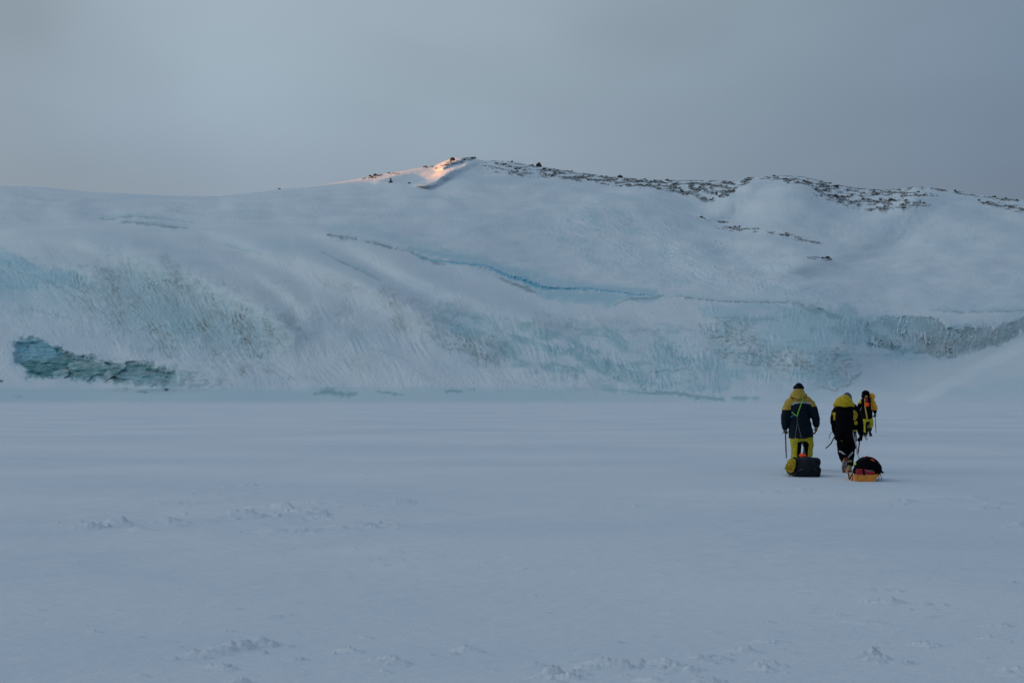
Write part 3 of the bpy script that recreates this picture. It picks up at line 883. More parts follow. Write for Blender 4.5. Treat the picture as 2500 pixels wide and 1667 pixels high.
# lip under the brow crevasse
lipm = line_mask(Xg, Yg, [(800, 574), (900, 590), (1010, 620), (1130, 645), (1230, 668), (1330, 704), (1460, 710), (1620, 724), (1760, 736), (1930, 740), (2010, 756)],
                 [3, 4, 6, 7, 10, 9, 7, 5, 4, 5, 4])
Dg = Dg + (1.1 + 0.9 * np.exp(-((Xg - 1290) / 110.0) ** 2)) * lipm
# cave recess
cmd = cm * sstep(450, 400, Xg)
Dg = Dg + cmd * (2.3 + 0.45 * facet + 0.8 * fbm(Xg / 34, Yg / 8, 3, 307))
# stepped foot drift in front of the cave
Dg = Dg - 1.5 * np.exp(-((Yg - 948) / 8.0) ** 2) * sstep(520, 380, Xg)
# row displacement of d must keep increasing reasonably: fine relief only


def drift(crest, wl, wr, hh, fy=10):
    """a wind drift running down the slope: steep towards the left, falling off to the right of its crest"""
    ys = np.array([c_[1] for c_ in crest], float)
    xs = np.array([c_[0] for c_ in crest], float)
    o_ = np.argsort(ys)
    s = Xg - np.interp(Yg, ys[o_], xs[o_]) + 2.5 * perlin(Xg / 14, Yg / 9, 401)
    wl_ = np.interp(Yg, ys[o_], np.array(wl, float)[o_])
    prof = np.where(s < 0, np.clip(1 + s / wl_, 0, 1), np.clip(1 - s / wr, 0, 1))
    prof = prof * prof * (3 - 2 * prof)
    fade = sstep(ys.min() - fy, ys.min() + 2, Yg) * sstep(ys.max() + fy, ys.max() - 3, Yg)
    return hh * prof * fade


Dg = Dg - drift([(1018, 406), (990, 418), (918, 445)], [16, 14, 16], 60, 22, 8)
Dg = Dg - drift([(1146, 385), (1106, 397), (1078, 414)], [30, 34, 34], 13, 29, 9)
Dg = Dg - drift([(1144, 397), (1112, 415), (1082, 431), (1034, 452)], [16, 24, 40, 46], 34, 33, 6)
Dg = Dg - drift([(1850, 434), (1800, 468), (1735, 508)], [60, 70, 80], 70, 20, 14)
Dg = Dg - drift([(2270, 468), (2170, 515), (2060, 580), (1950, 645)], [120, 130, 140, 150], 130, 26, 30)
Dg = Dg - drift([(1560, 470), (1640, 560), (1760, 660)], [120, 120, 120], 110, 12, 30)
Dg = Dg - drift([(700, 480), (640, 505), (500, 540)], [140, 140, 140], 160, 10, 16)
Dg = Dg - drift([(1290, 423), (1230, 429), (1150, 440)], [90, 90, 70], 90, 6, 10)
ramp_ = Yg - np.interp(Xg, [2150, 2200, 2300, 2400, 2500, 2700], [1010, 984, 930, 878, 826, 760])
Dg = Dg - 9.0 * sstep(-6, 34, ramp_) * sstep(2180, 2260, Xg)
Zg = EYE + Dg * (HZ - Yg) / F
# upper snowfield relief as true height
upper = above * sstep(0, 30, Yg - ridgeY[None])
Zg = Zg + upper * (1.5 * fbm(Xg / 190, Yg / 55, 3, 191) + 0.14 * streak(14, 110, 8, 195, 3) + 1.0 * perlin(Xg / 170, Yg / 40 - Xg / 150, 197)) * np.clip(Dg / 900, .5, 1.2)
Zg = Zg + gm * above * 0.3 * glz
# hollow between the two right hills
for (cx, cy, rx, ry, a) in [(1760, 520, 140, 60, -6), (2130, 560, 200, 70, -8), (1900, 470, 120, 40, 4), (2250, 500, 160, 40, 4), (1500, 520, 160, 50, 4)]:
    Zg = Zg + above * a * np.exp(-(((Xg - cx) / rx) ** 2 + ((Yg - cy) / ry) ** 2)) * sstep(0, 40, Yg - ridgeY[None])
# ground texture of the rocky ridges
Xw = (Xg - 1250) / F * Dg
P = np.stack([Xw, Dg, Zg], -1)
# rows behind the ridge, falling away, and a skirt below the foot
back = []
last = P[-1]
for k, (dd_, dz) in enumerate([(6, -0.3), (20, -2.0), (60, -9), (140, -26), (300, -60), (600, -130)]):
    r_ = last.copy()
    scl = (last[:, 1] + dd_) / last[:, 1]
    r_[:, 0] = last[:, 0] * scl
    r_[:, 1] += dd_
    r_[:, 2] += dz
    back.append(r_)
skirt = P[0].copy()
skirt[:, 1] -= 6
skirt[:, 2] = -1.2
P = np.concatenate([skirt[None], P, np.stack(back)], 0)


def padr(a):
    return np.concatenate([a[:1], a, np.repeat(a[-1:] * 0, len(back), 0)], 0)


# rocky ground showing between the boulders
def lower_rock(X):
    return np.interp(X, [1150, 1190, 1240, 1300, 1390, 1480, 1560, 1650, 1720, 1780, 1800, 1830, 1845], [400, 420, 428, 434, 440, 452, 464, 470, 482, 476, 462, 452, 430])


def rock_density(X, Y, ry):
    d = np.zeros_like(X)
    lr = lower_rock(X)
    b1 = sstep(0, 6, lr - Y) * sstep(1160, 1260, X) * sstep(1860, 1820, X)
    d = np.maximum(d, b1 * (0.45 + 0.55 * sstep(1280, 1400, X)))
    # second hill
    d = np.maximum(d, sstep(1820, 1860, X) * sstep(8, 2, Y - ry) * 0.8)
    d = np.maximum(d, poly_mask(X, Y, [(1870, 436), (1960, 434), (2020, 446), (2060, 470), (2250, 500), (2270, 506), (2200, 510), (2150, 508), (2080, 498), (2040, 492), (1990, 478), (1980, 462), (1930, 452)], 5) * 0.8)
    d = np.maximum(d, poly_mask(X, Y, [(2020, 448), (2100, 462), (2200, 466), (2290, 480), (2230, 484), (2140, 478), (2050, 466)], 4) * 0.8)
    d = np.maximum(d, poly_mask(X, Y, [(2240, 455), (2330, 460), (2420, 476), (2560, 494), (2560, 488), (2420, 470), (2330, 455)], 3) * 0.9)
    d = np.maximum(d, poly_mask(X, Y, [(2390, 492), (2560, 512), (2560, 524), (2480, 516), (2400, 502)], 3) * 0.7)
    d = np.maximum(d, sstep(6, 2, Y - ry) * sstep(2200, 2260, X) * 0.7)
    d = np.maximum(d, poly_mask(X, Y, [(1745, 530), (1800, 530), (1850, 540), (1850, 548), (1800, 540), (1745, 536)], 3) * 0.6)
    d = np.maximum(d, poly_mask(X, Y, [(1870, 549), (1940, 553), (2010, 566), (1990, 568), (1900, 560)], 3) * 0.55)
    d = np.maximum(d, poly_mask(X, Y, [(1965, 618), (2000, 614), (2030, 610), (2030, 624), (1980, 624)], 3) * 0.6)
    d = np.maximum(d, poly_mask(X, Y, [(1700, 512), (1780, 515), (1780, 519), (1700, 516)], 2) * 0.4)
    d = np.maximum(d, poly_mask(X, Y, [(1055, 412), (1110, 393), (1140, 384), (1160, 386), (1150, 395), (1110, 402), (1070, 412)], 3) * 0.5)
    d = np.maximum(d, poly_mask(X, Y, [(880, 437), (905, 428), (935, 427), (930, 433), (890, 440)], 2) * 0.7)
    d = np.maximum(d, poly_mask(X, Y, [(950, 424), (975, 421), (975, 425), (955, 427)], 2) * 0.5)
    d = np.maximum(d, poly_mask(X, Y, [(1028, 405), (1060, 405), (1058, 410), (1030, 410)], 2) * 0.6)
    cl = sstep(-0.32, 0.4, fbm(X / 26, Y / 5.5, 3, 201))
    return d * cl


rockd = rock_density(Xg, Yg, np.broadcast_to(ridgeY[None], Yg.shape))
rockm = np.maximum(rockm, rockd * sstep(0.15, 0.55, fbm(Xg / 9, Yg / 2.6, 3, 211)) * 0.8)
attrs = {'ice': np.clip(padr(ice), 0, 1), 'teal': np.clip(padr(teal), 0, 1), 'dirt': np.clip(padr(dirt), 0, 1), 'blue': np.clip(padr(blue), 0, 1), 'rock': np.clip(padr(rockm), 0, 1)}
hill = grid_object('glacier_hill', P, [M['hill']], attrs)
tag(hill, kind='structure')


def hill_point(X, Y):
    j = int(np.clip(np.searchsorted(hc, X), 1, len(hc) - 1))
    ry = ridgeY[j]
    t = (Y - 984.0) / (ry - 984.0)
    if t > 1:
        t = 1
    i = int(np.clip(round(t * (nYr - 1)), 0, nYr - 1))
    p = P[1 + i, j]
    return Vector((float(p[0]), float(p[1]), float(p[2])))


# unseen hills added to the left, shaped to keep low sun off the plain
ly = np.linspace(-500, 2100, 130)
lx = np.linspace(0, 1, 50)
LY, LX = np.meshgrid(ly, lx)
crest_h = np.interp(LY, [-500, 0, 300, 700, 1000, 1150, 1300, 1450, 1800, 2100], [75, 75, 80, 115, 165, 200, 208, 212, 205, 190])
crest_x = -1000 - 0.05 * LY
xx = crest_x + 380 * (LX - 0.5) * 2
prof = np.cos((LX - 0.5) * np.pi) ** 1.3
zz = crest_h * prof + 6 * fbm(xx / 160, LY / 160, 4, 7) * prof + 1.2 * fbm(xx / 25, LY / 25, 3, 8) * prof - 2
LP = np.stack([xx, LY, zz], -1)
za = np.zeros_like(zz)
side = grid_object('sun_block_hills', LP, [M['hill']], {k: za for k in attrs})
tag(side, kind='structure')

# ------------------------------------------------------------------ boulders on the ridges
RR = random.Random(11)


def rock_mesh(name, size, seed, flat=0.75, sub=2):
    bm = bmesh.new()
    bmesh.ops.create_icosphere(bm, subdivisions=sub, radius=0.5)
    r = random.Random(seed)
    cuts = [(Vector((r.uniform(-1, 1), r.uniform(-1, 1), r.uniform(-0.6, 1))).normalized(), r.uniform(0.24, 0.42)) for _ in range(9)]
    off = Vector((r.uniform(0, 50), r.uniform(0, 50), r.uniform(0, 50)))
    for v in bm.verts:
        for nn, dd in cuts:
            q = v.co.dot(nn) - dd
            if q > 0:
                v.co -= nn * q * 0.9
        v.co *= 1 + 0.16 * mnoise.noise(v.co * 3 + off)
        v.co = Vector((v.co.x * size[0] * 1.2, v.co.y * size[1] * 1.2, v.co.z * size[2] * 1.2))
    me = bpy.data.meshes.new(name)
    bm.to_mesh(me)
    bm.free()
    me.materials.append(M['rock'])
    return me


def place_rock(X, Y, wpx, hpx, label, group=None, seed=0, cat='boulder', name='boulder', me=None):
    p = hill_point(X, Y)
    sc = p.y / F
    if me is None:
        me = rock_mesh(name, (wpx * sc, wpx * sc * 0.9, hpx * sc), seed)
        o = bpy.data.objects.new(name, me)
    else:
        o = bpy.data.objects.new(name, me)
        o.scale = (wpx * sc, wpx * sc * 0.9, hpx * sc)
    COL.objects.link(o)
    o.location = p + Vector((0, 0, hpx * sc * 0.28))
    o.rotation_euler = (0, 0, RR.uniform(0, 6.28))
    tag(o, label, cat, group)
    return o


place_rock(1106, 392, 14, 11, 'big dark boulder lodged in the sunlit snow just left of the summit', None, 1)
place_rock(1151, 387, 20, 6, 'low dark rock outcrop on the very top of the highest peak', None, 2)
place_rock(1314, 407, 14, 14, 'tallest upright brown boulder on the ridge right of the summit', None, 3)
place_rock(1513, 434, 14, 9, 'dark boulder with a snow shoulder at its left on the sloping middle ridge', None, 4)
place_rock(1627, 441, 8, 6, 'lone dark boulder on the skyline in the dip between the two right peaks', None, 5)
place_rock(998, 449, 7, 5, 'small dark rock on the shaded snow below the left end of the sunlit drift', None, 6)
place_rock(903, 432, 9, 6, 'reddish brown rock of the sunlit cluster at the left shoulder of the peak', None, 7)
place_rock(915, 430, 12, 7, 'largest rock of the sunlit cluster at the left shoulder of the peak', None, 8)
place_rock(1036, 408, 9, 5, 'dark rock in the notch on the skyline left of the summit', None, 9)
place_rock(681, 460, 8, 4, 'lone flat rock on the far left skyline', None, 10)
place_rock(1920, 558, 10, 7, 'darkest boulder of the small outcrop halfway down the right hill', None, 12)
place_rock(2020, 613, 12, 9, 'rounded boulder at the right end of the lowest outcrop on the slope', None, 13)
place_rock(2039, 478, 12, 10, 'square dark boulder in the scree below the second peak', None, 14)
place_rock(2175, 492, 16, 7, 'broad dark boulder pile in the scree left of the third peak', None, 15)
place_rock(2040, 457, 16, 6, 'long dark ledge in the scree just under the skyline of the second peak', None, 16)
place_rock(2426, 482, 9, 6, 'dark boulder on the falling skyline right of the third peak', None, 17)

# the stone marker standing on the shaded snow left of the summit
p = hill_point(953, 449)
sc = p.y / F
root = bpy.data.objects.new('stone_cairn', None)
COL.objects.link(root)
root.location = p
tag(root, 'small dark stone cairn standing on the snow below the left shoulder of the peak', 'cairn')
for (dx, dz, ww, hh, sd) in [(-3, 1, 5, 4, 31), (2.6, 1.2, 5, 4, 32), (0, 3.6, 6, 4.6, 33), (0.3, 7, 4.6, 4.2, 34), (-0.3, 10, 3.2, 3.4, 35)]:
    me = rock_mesh('stone', (ww * sc, ww * sc * 0.8, hh * sc), sd)
    o = bpy.data.objects.new('stone', me)
    COL.objects.link(o)
    o.parent = root
    o.location = (dx * sc, 0, dz * sc)

# many small rocks: sample the rocky bands
sel_j = np.where((hc > -250) & (hc < 2700))[0]
cand = []
dens = rockd[:, sel_j]
rs = np.random.RandomState(21)
pr = dens / (dens.sum() + 1e-9)
flat = rs.choice(dens.size, size=17000, p=pr.reshape(-1))
ii, jj = np.unravel_index(flat, dens.shape)
pts = []
for a, b_ in zip(ii, jj):
    X = hc[sel_j[b_]]
    Y = 984.0 + (ridgeY[sel_j[b_]] - 984.0) * tt[a]
    w_ = 1.6 + rs.gamma(1.0, 1.15)
    pts.append((min(w_, 8.0), X, Y))
pts.sort(reverse=True)
big = [q for q in pts if 0 < q[1] < 2500][:280]
bigset = set(big)
protos = [rock_mesh('rock', (1, 1, 1), 100 + k, sub=2) for k in range(10)]
ZONES = [(0, 1165, 'small dark rock in the snow on the left shoulder of the highest peak', 'rocks around the summit'),
         (1165, 1400, 'small dark rock in the scree on the crest just right of the summit', 'rocks on the crest right of the summit'),
         (1400, 1640, 'small dark rock in the scree on the sloping middle ridge', 'rocks on the middle ridge'),
         (1640, 1860, 'small dark rock in the scree band left of the second peak', 'rocks left of the second peak'),
         (1860, 2240, 'small dark rock in the scree between the second and third peaks', 'rocks between the second and third peaks'),
         (2240, 2600, 'small dark rock on the falling ridge at the right edge', 'rocks on the right hand ridge')]
for k, (w_, X, Y) in enumerate(big):
    lab, grp = 'small dark rock', 'rocks'
    if Y > 520:
        lab, grp = 'small dark rock of the outcrops on the open slope below the second peak', 'rocks on the open slope'
    else:
        for a, b_, l_, g_ in ZONES:
            if a <= X < b_:
                lab, grp = l_, g_
    place_rock(X, Y, w_ * 0.95, w_ * RR.uniform(0.4, 0.7), lab, grp, me=protos[k % 10], cat='rock', name='rock')
# the rest of the scree as one mass
vs_, fs_ = [], []
base_v = []
for k in range(4):
    bm = bmesh.new()
    bmesh.ops.create_icosphere(bm, subdivisions=1, radius=0.5)
    for v in bm.verts:
        v.co *= RR.uniform(0.75, 1.25)
    base_v.append((np.array([v.co[:] for v in bm.verts]), np.array([[v.index for v in f.verts] for f in bm.faces])))
    bm.free()
cnt = 0
for k, q in enumerate(pts):
    if q in bigset:
        continue
    w_, X, Y = q
    p = hill_point(X, Y)
    sc = p.y / F
    V, Fc = base_v[k % 4]
    w2 = min(w_, 2.4)
    S = np.array([w2 * sc * rs.uniform(1.0, 1.9), w2 * sc, w2 * sc * rs.uniform(0.35, 0.75)])
    th = rs.uniform(-0.5, 0.5)
    Q = V * S
    Q = np.stack([Q[:, 0] * math.cos(th) - Q[:, 1] * math.sin(th), Q[:, 0] * math.sin(th) + Q[:, 1] * math.cos(th), Q[:, 2]], 1)
    vs_.append(Q + np.array([p.x, p.y, p.z + S[2] * 0.15]))
    fs_.append(Fc + cnt)
    cnt += len(V)
me = bpy.data.meshes.new('scree')
me.from_pydata(np.concatenate(vs_).tolist(), [], np.concatenate(fs_).tolist())
me.materials.append(M['rock'])
o = bpy.data.objects.new('scree', me)
COL.objects.link(o)
tag(o, 'fine dark scree scattered over the snowy ridges right of the summit', 'scree', kind='stuff')

# ------------------------------------------------------------------ figure building helpers


class MB:
    def __init__(self):
        self.v, self.f, self.m = [], [], []

    def add(self, vs, fs, mi=0):
        n = len(self.v)
        self.v += [Vector(a) for a in vs]
        self.f += [tuple(i + n for i in f) for f in fs]
        self.m += [mi] * len(fs)

    def tube(self, pts, segs=12, mi=0, up=Vector((0, 1, 0)), caps=True, rnd=0.6):
        """pts: (point, rx, ry); ring x axis is sideways, y axis towards 'up'; ends are rounded"""
        P_ = [Vector(p[0]) for p in pts]
        rings = []
        n = len(P_)
        T = []
        for i in range(n):
            t = (P_[min(i + 1, n - 1)] - P_[max(i - 1, 0)])
            T.append(t.normalized() if t.length > 1e-9 else Vector((0, 0, 1)))
        seq = []
        if caps:
            for fr, k in ((0.98, 0.25), (0.7, 0.75)):
                seq.append((P_[0] - T[0] * min(pts[0][1], pts[0][2]) * fr * rnd, T[0], pts[0][1] * k, pts[0][2] * k))
        for i in range(n):
            seq.append((P_[i], T[i], pts[i][1], pts[i][2]))
        if caps:
            for fr, k in ((0.7, 0.75), (0.98, 0.25)):
                seq.append((P_[-1] + T[-1] * min(pts[-1][1], pts[-1][2]) * fr * rnd, T[-1], pts[-1][1] * k, pts[-1][2] * k))
        vs, fs = [], []
        for (p, t, rx, ry) in seq:
            u = up - t * up.dot(t)
            if u.length < 1e-3:
                u = Vector((0, 0, 1)) - t * t.z
            u.normalize()
            s = u.cross(t).normalized()
            for k in range(segs):
                a = 2 * math.pi * k / segs
                vs.append(p + s * math.cos(a) * rx + u * math.sin(a) * ry)
        m_ = len(seq)
        for i in range(m_ - 1):
            for k in range(segs):
                a = i * segs + k
                b2 = i * segs + (k + 1) % segs
                fs.append((a, b2, b2 + segs, a + segs))
        fs.append(tuple(range(segs - 1, -1, -1)))
        fs.append(tuple((m_ - 1) * segs + k for k in range(segs)))
        self.add(vs, fs, mi)

    def ell(self, c, r, mi=0, rot=None, pw=2.0):
        vs, fs = [], []
        nu, nv = 16, 10
        c = Vector(c)
        for j in range(nv + 1):
            ph = math.pi * j / nv - math.pi / 2
            for i in range(nu):
                th = 2 * math.pi * i / nu

                def sp_(v_):
                    return math.copysign(abs(v_) ** (2 / pw), v_)
                v = Vector((sp_(math.cos(ph)) * sp_(math.cos(th)) * r[0], sp_(math.cos(ph)) * sp_(math.sin(th)) * r[1], sp_(math.sin(ph)) * r[2]))
                if rot is not None:
                    v = rot @ v
                vs.append(c + v)
        for j in range(nv):
            for i in range(nu):
                a = j * nu + i
                b2 = j * nu + (i + 1) % nu
                fs.append((a, b2, b2 + nu, a + nu))
        self.add(vs, fs, mi)

    def strap(self, pts, w, t=0.004, side=None, mi=0):
        P_ = [Vector(p) for p in pts]
        n = len(P_)
        vs, fs = [], []
        for i in range(n):
            tdir = (P_[min(i + 1, n - 1)] - P_[max(i - 1, 0)]).normalized()
            nrm = side or Vector((0, -1, 0))
            s = tdir.cross(nrm).normalized()
            nn = s.cross(tdir).normalized()
            for a, b2 in ((-1, -1), (1, -1), (1, 1), (-1, 1)):
                vs.append(P_[i] + s * a * w / 2 + nn * b2 * t / 2)
        for i in range(n - 1):
            for k in range(4):
                a = i * 4 + k
                b2 = i * 4 + (k + 1) % 4
                fs.append((a, b2, b2 + 4, a + 4))
        fs.append((3, 2, 1, 0))
        fs.append(tuple((n - 1) * 4 + k for k in range(4)))
        self.add(vs, fs, mi)

    def build(self, name, mats, parent=None, smooth=True, voxel=None, relax=2, wrinkle=0, classify=None, wscale=9.0, wstretch=(1, 1, 1)):
        me = bpy.data.meshes.new(name)
        me.from_pydata([v[:] for v in self.v], [], self.f)
        if not isinstance(mats, (list, tuple)):
            mats = [mats]
        me.update()
        if voxel:
            bm = bmesh.new()
            bm.from_mesh(me)
            bmesh.ops.recalc_face_normals(bm, faces=bm.faces)
            bm.to_mesh(me)
            bm.free()
            ob = bpy.data.objects.new('tmp', me)
            COL.objects.link(ob)
            md_ = ob.modifiers.new('r', 'REMESH')
            md_.mode = 'VOXEL'
            md_.voxel_size = voxel
            if relax:
                ms = ob.modifiers.new('s', 'SMOOTH')
                ms.factor = 0.5
                ms.iterations = relax
            dg = bpy.context.evaluated_depsgraph_get()
            me2 = bpy.data.meshes.new_from_object(ob.evaluated_get(dg))
            bpy.data.objects.remove(ob)
            me2.name = name
            me = me2
            if wrinkle:
                nrm = [v.normal.copy() for v in me.vertices]
                for v, nn in zip(me.vertices, nrm):
                    q = Vector((v.co.x * wstretch[0], v.co.y * wstretch[1], v.co.z * wstretch[2])) * wscale
                    k = 1 - abs(mnoise.noise(q)) * 2.2 + 0.5 * mnoise.noise(q * 2.3)
                    v.co += nn * wrinkle * k
            me.materials.clear()
            for mm_ in mats:
                me.materials.append(mm_)
            if classify:
                me.update()
                for f in me.polygons:
                    f.material_index = classify(f.center)
        else:
            for mm_ in mats:
                me.materials.append(mm_)
            for f, mi in zip(me.polygons, self.m):
                f.material_index = mi
        if smooth:
            for f in me.polygons:
                f.use_smooth = True
        me.update()
        o = bpy.data.objects.new(name, me)
        COL.objects.link(o)
        o.parent = parent
        return o


def empty(name, loc, label=None, cat=None, group=None):
    o = bpy.data.objects.new(name, None)
    COL.objects.link(o)
    o.location = loc
    o.empty_display_size = 0.2
    tag(o, label, cat, group)
    return o


def frame_at(d, X0):
    """origin on the snow at distance d below photo column X0; returns (origin, map) where map(zx, zy, dy)
    turns a point of the enlarged figure crop into local metres"""
    ox = (X0 - 1250) / F * d
    oz = gz_at(ox, d)
    org = Vector((ox, d, oz))

    def mp_(zx, zy, dy=0.0):
        X = 1880 + zx * 0.18497
        Y = 910 + zy * 0.18497
        dd = d + dy
        return Vector(((X - 1250) / F * dd - ox, dy, EYE + (HZ - Y) / F * dd - oz))
    return org, mp_


def hand(name, wrist, down, palm_side, mats, parent, curl=0.6, fist=False, s=1.0):
    """a gloved hand: palm, four unequal bent fingers and a side thumb; 'down' points along the forearm"""
    mb = MB()
    dn = Vector(down).normalized()
    ps = Vector(palm_side).normalized()           # direction the palm faces
    ac = dn.cross(ps).normalized()                 # across the knuckles
    w0 = Vector(wrist)
    k = w0 + dn * 0.085 * s
    mb.tube([(w0 - dn * 0.05, 0.040 * s, 0.034 * s), (w0, 0.034 * s, 0.028 * s), (w0 + dn * 0.05 * s, 0.046 * s, 0.024 * s), (k, 0.048 * s, 0.022 * s)], 12, up=ps)
    lens = (0.070, 0.080, 0.074, 0.058)
    for i in range(4):
        q = k + ac * (0.036 - 0.024 * i) * s - dn * 0.01
        d0 = (dn + ps * (0.15 if not fist else 0.5)).normalized()
        bend = curl * (0.9 + 0.12 * i) if not fist else 1.45
        L_ = lens[i] * s
        p0 = q
        pts = [(p0, 0.0125 * s, 0.0125 * s)]
        ang = 0.25 if not fist else 0.9
        for j in range(3):
            dd = dn * math.cos(ang) + ps * math.sin(ang)
            p0 = p0 + dd * L_ * (0.45, 0.32, 0.25)[j]
            pts.append((p0, (0.012 - 0.001 * j) * s, (0.012 - 0.001 * j) * s))
            ang += bend
        mb.tube(pts, 8, up=ac)
    th0 = w0 + dn * 0.025 * s + ac * 0.036 * s
    t1 = th0 + (ac * 0.7 + dn * 0.8 + ps * 0.3).normalized() * 0.042 * s
    t2 = t1 + (ac * 0.1 + dn * 0.8 + ps * 0.7).normalized() * 0.034 * s
    mb.tube([(th0, 0.017 * s, 0.017 * s), (t1, 0.014 * s, 0.014 * s), (t2, 0.011 * s, 0.011 * s)], 8, up=ps)
    return mb.build(name, mats, parent, voxel=0.0055, relax=1)


def boot(name, ankle, fwd, mats, parent, s=1.0, sole_mat=None, crampon=False):
    """ankle: joint 9 cm above the sole; fwd: toe direction; returns boot with sole child"""
    f = Vector(fwd).normalized()
    side = Vector((1, 0, 0)) if abs(f.x) < 0.9 else Vector((0, 1, 0))
    side = (side - f * side.dot(f)).normalized()
    upv = side.cross(f).normalized()
    if name and upv.dot(Vector((0, 0.3, 1))) < 0:
        upv = -upv
    a = Vector(ankle)
    mb = MB()
    sole0 = a - upv * 0.075 * s
    mb.tube([(a + upv * 0.15 * s, 0.058 * s, 0.066 * s), (a + upv * 0.05 * s, 0.050 * s, 0.058 * s), (a - upv * 0.01 * s, 0.046 * s, 0.056 * s)], 12, up=f)
    mb.tube([(sole0 - f * 0.07 * s + upv * .04, 0.042 * s, 0.040 * s), (sole0 + f * 0.03 * s + upv * .045, 0.046 * s, 0.048 * s), (sole0 + f * 0.12 * s + upv * .035, 0.052 * s, 0.036 * s),
             (sole0 + f * 0.19 * s + upv * .026, 0.044 * s, 0.026 * s)], 12, up=upv)
    o = mb.build(name, mats, parent, voxel=0.012, relax=2)
    sb = MB()
    n = 7
    ring = [(-0.105, 0.026), (-0.06, 0.042), (0.03, 0.040), (0.11, 0.052), (0.17, 0.050), (0.215, 0.034), (0.235, 0.012)]
    vs = []
    for (q, w_) in ring:
        for sg in (-1, 1):
            for h in (0.0, 0.026):
                vs.append(sole0 + f * q * s + side * sg * w_ * s + upv * (h - 0.012) * s)
    fs = []
    for i in range(n - 1):
        b0 = i * 4
        fs += [(b0, b0 + 4, b0 + 6, b0 + 2), (b0 + 1, b0 + 3, b0 + 7, b0 + 5), (b0, b0 + 1, b0 + 5, b0 + 4), (b0 + 2, b0 + 6, b0 + 7, b0 + 3)]
    fs += [(0, 2, 3, 1), ((n - 1) * 4, (n - 1) * 4 + 1, (n - 1) * 4 + 3, (n - 1) * 4 + 2)]
    sb.add(vs, fs)
    # lugs
    for (q, w_) in ring[:-1]:
        for sg in (-1, 0, 1):
            c = sole0 + f * (q + 0.012) * s + side * sg * w_ * 0.62 * s - upv * 0.017 * s
            sb.ell(c, (0.011 * s, 0.011 * s, 0.011 * s), pw=4)
    so = sb.build('sole', sole_mat or M['boot_dark'], o, smooth=False)
    return o


def face_body(mb, head, fwd=Vector((0, 1, 0)), s=1.0, up=Vector((0, 0, 1))):
    """head with face into the continuous body: skull, jaw, nose, brow, lips, ears"""
    h = Vector(head)
    side = fwd.cross(up).normalized()
    mb.ell(h, (0.078 * s, 0.096 * s, 0.112 * s))
    mb.ell(h - up * 0.055 * s + fwd * 0.03 * s, (0.058 * s, 0.062 * s, 0.06 * s))
    mb.tube([(h + fwd * 0.088 * s + up * 0.01 * s, 0.008 * s, 0.008 * s), (h + fwd * 0.112 * s - up * 0.028 * s, 0.014 * s, 0.012 * s)], 8)
    mb.ell(h + fwd * 0.086 * s - up * 0.060 * s, (0.024 * s, 0.012 * s, 0.009 * s))
    for sg in (-1, 1):
        mb.ell(h + side * sg * 0.080 * s - up * 0.012 * s, (0.010 * s, 0.020 * s, 0.032 * s))
        mb.ell(h + side * sg * 0.031 * s + fwd * 0.078 * s + up * 0.010 * s, (0.015 * s, 0.012 * s, 0.009 * s))
        mb.ell(h + side * sg * 0.030 * s + fwd * 0.082 * s + up * 0.030 * s, (0.022 * s, 0.012 * s, 0.007 * s))


def body_mesh(parent, J, fwd=Vector((0, 1, 0)), s=1.0):
    """one continuous body under the clothing; J: joints"""
    mb = MB()
    face_body(mb, J['head'], fwd, s)
    mb.tube([(J['head'] - Vector((0, 0, 0.06)), 0.055, 0.058), (J['neck'], 0.062, 0.062)], 10)
    mb.tube([(J['neck'], 0.08, 0.07), (J['chest'], 0.165, 0.11), (J['waist'], 0.135, 0.10), (J['hips'], 0.155, 0.115)], 14)
    for sd in ('l', 'r'):
        mb.tube([(J['sh_' + sd], 0.060, 0.060), (J['el_' + sd], 0.043, 0.043), (J['wr_' + sd], 0.028, 0.026)], 10)
        mb.tube([(J['hip_' + sd], 0.088, 0.09), (J['kn_' + sd], 0.056, 0.058), (J['an_' + sd], 0.040, 0.045)], 10)
        f_ = J.get('toe_' + sd)
        mb.tube([(J['an_' + sd], 0.038, 0.045), (f_, 0.036, 0.025)], 8)
        w_, e_ = J['wr_' + sd], J['el_' + sd]
        dn = (w_ - e_).normalized()
        mb.tube([(w_, 0.026, 0.022), (w_ + dn * 0.07, 0.03, 0.014)], 8)
    return mb.build('body', M['skin'], parent, voxel=0.016, relax=2)


def ice_axe(name, top, tip, label, shaft, group, pick_dir=Vector((-1, 0, 0)), mats2=None):
    """head in the hand, spike down"""
    a, b2 = Vector(top), Vector(tip)
    root = empty(name, a, label, 'ice axe', group)
    t = (b2 - a).normalized()
    ln = (b2 - a).length
    mb = MB()
    mb.tube([(Vector((0, 0, 0)), 0.014, 0.010), (t * ln * 0.74, 0.014, 0.010)], 10)
    mb.build('shaft', shaft, root)
    mb = MB()
    mb.tube([(t * ln * 0.74, 0.0145, 0.011), (t * ln * 0.93, 0.014, 0.010), (t * ln, 0.004, 0.003)], 10, caps=False)
    mb.build('spike', M['steel'], root)
    mb = MB()
    p = Vector(pick_dir)
    mb.tube([(p * 0.0, 0.012, 0.014), (p * 0.06 - t * 0.005, 0.008, 0.012), (p * 0.12 + t * 0.015, 0.006, 0.009), (p * 0.17 + t * 0.045, 0.003, 0.004)], 8, up=t)
    mb.tube([(-p * 0.0, 0.012, 0.012), (-p * 0.05, 0.010, 0.008), (-p * 0.095 + t * 0.008, 0.030, 0.003)], 8, up=t)
    mb.build('head', M['steel'], root)
    return root


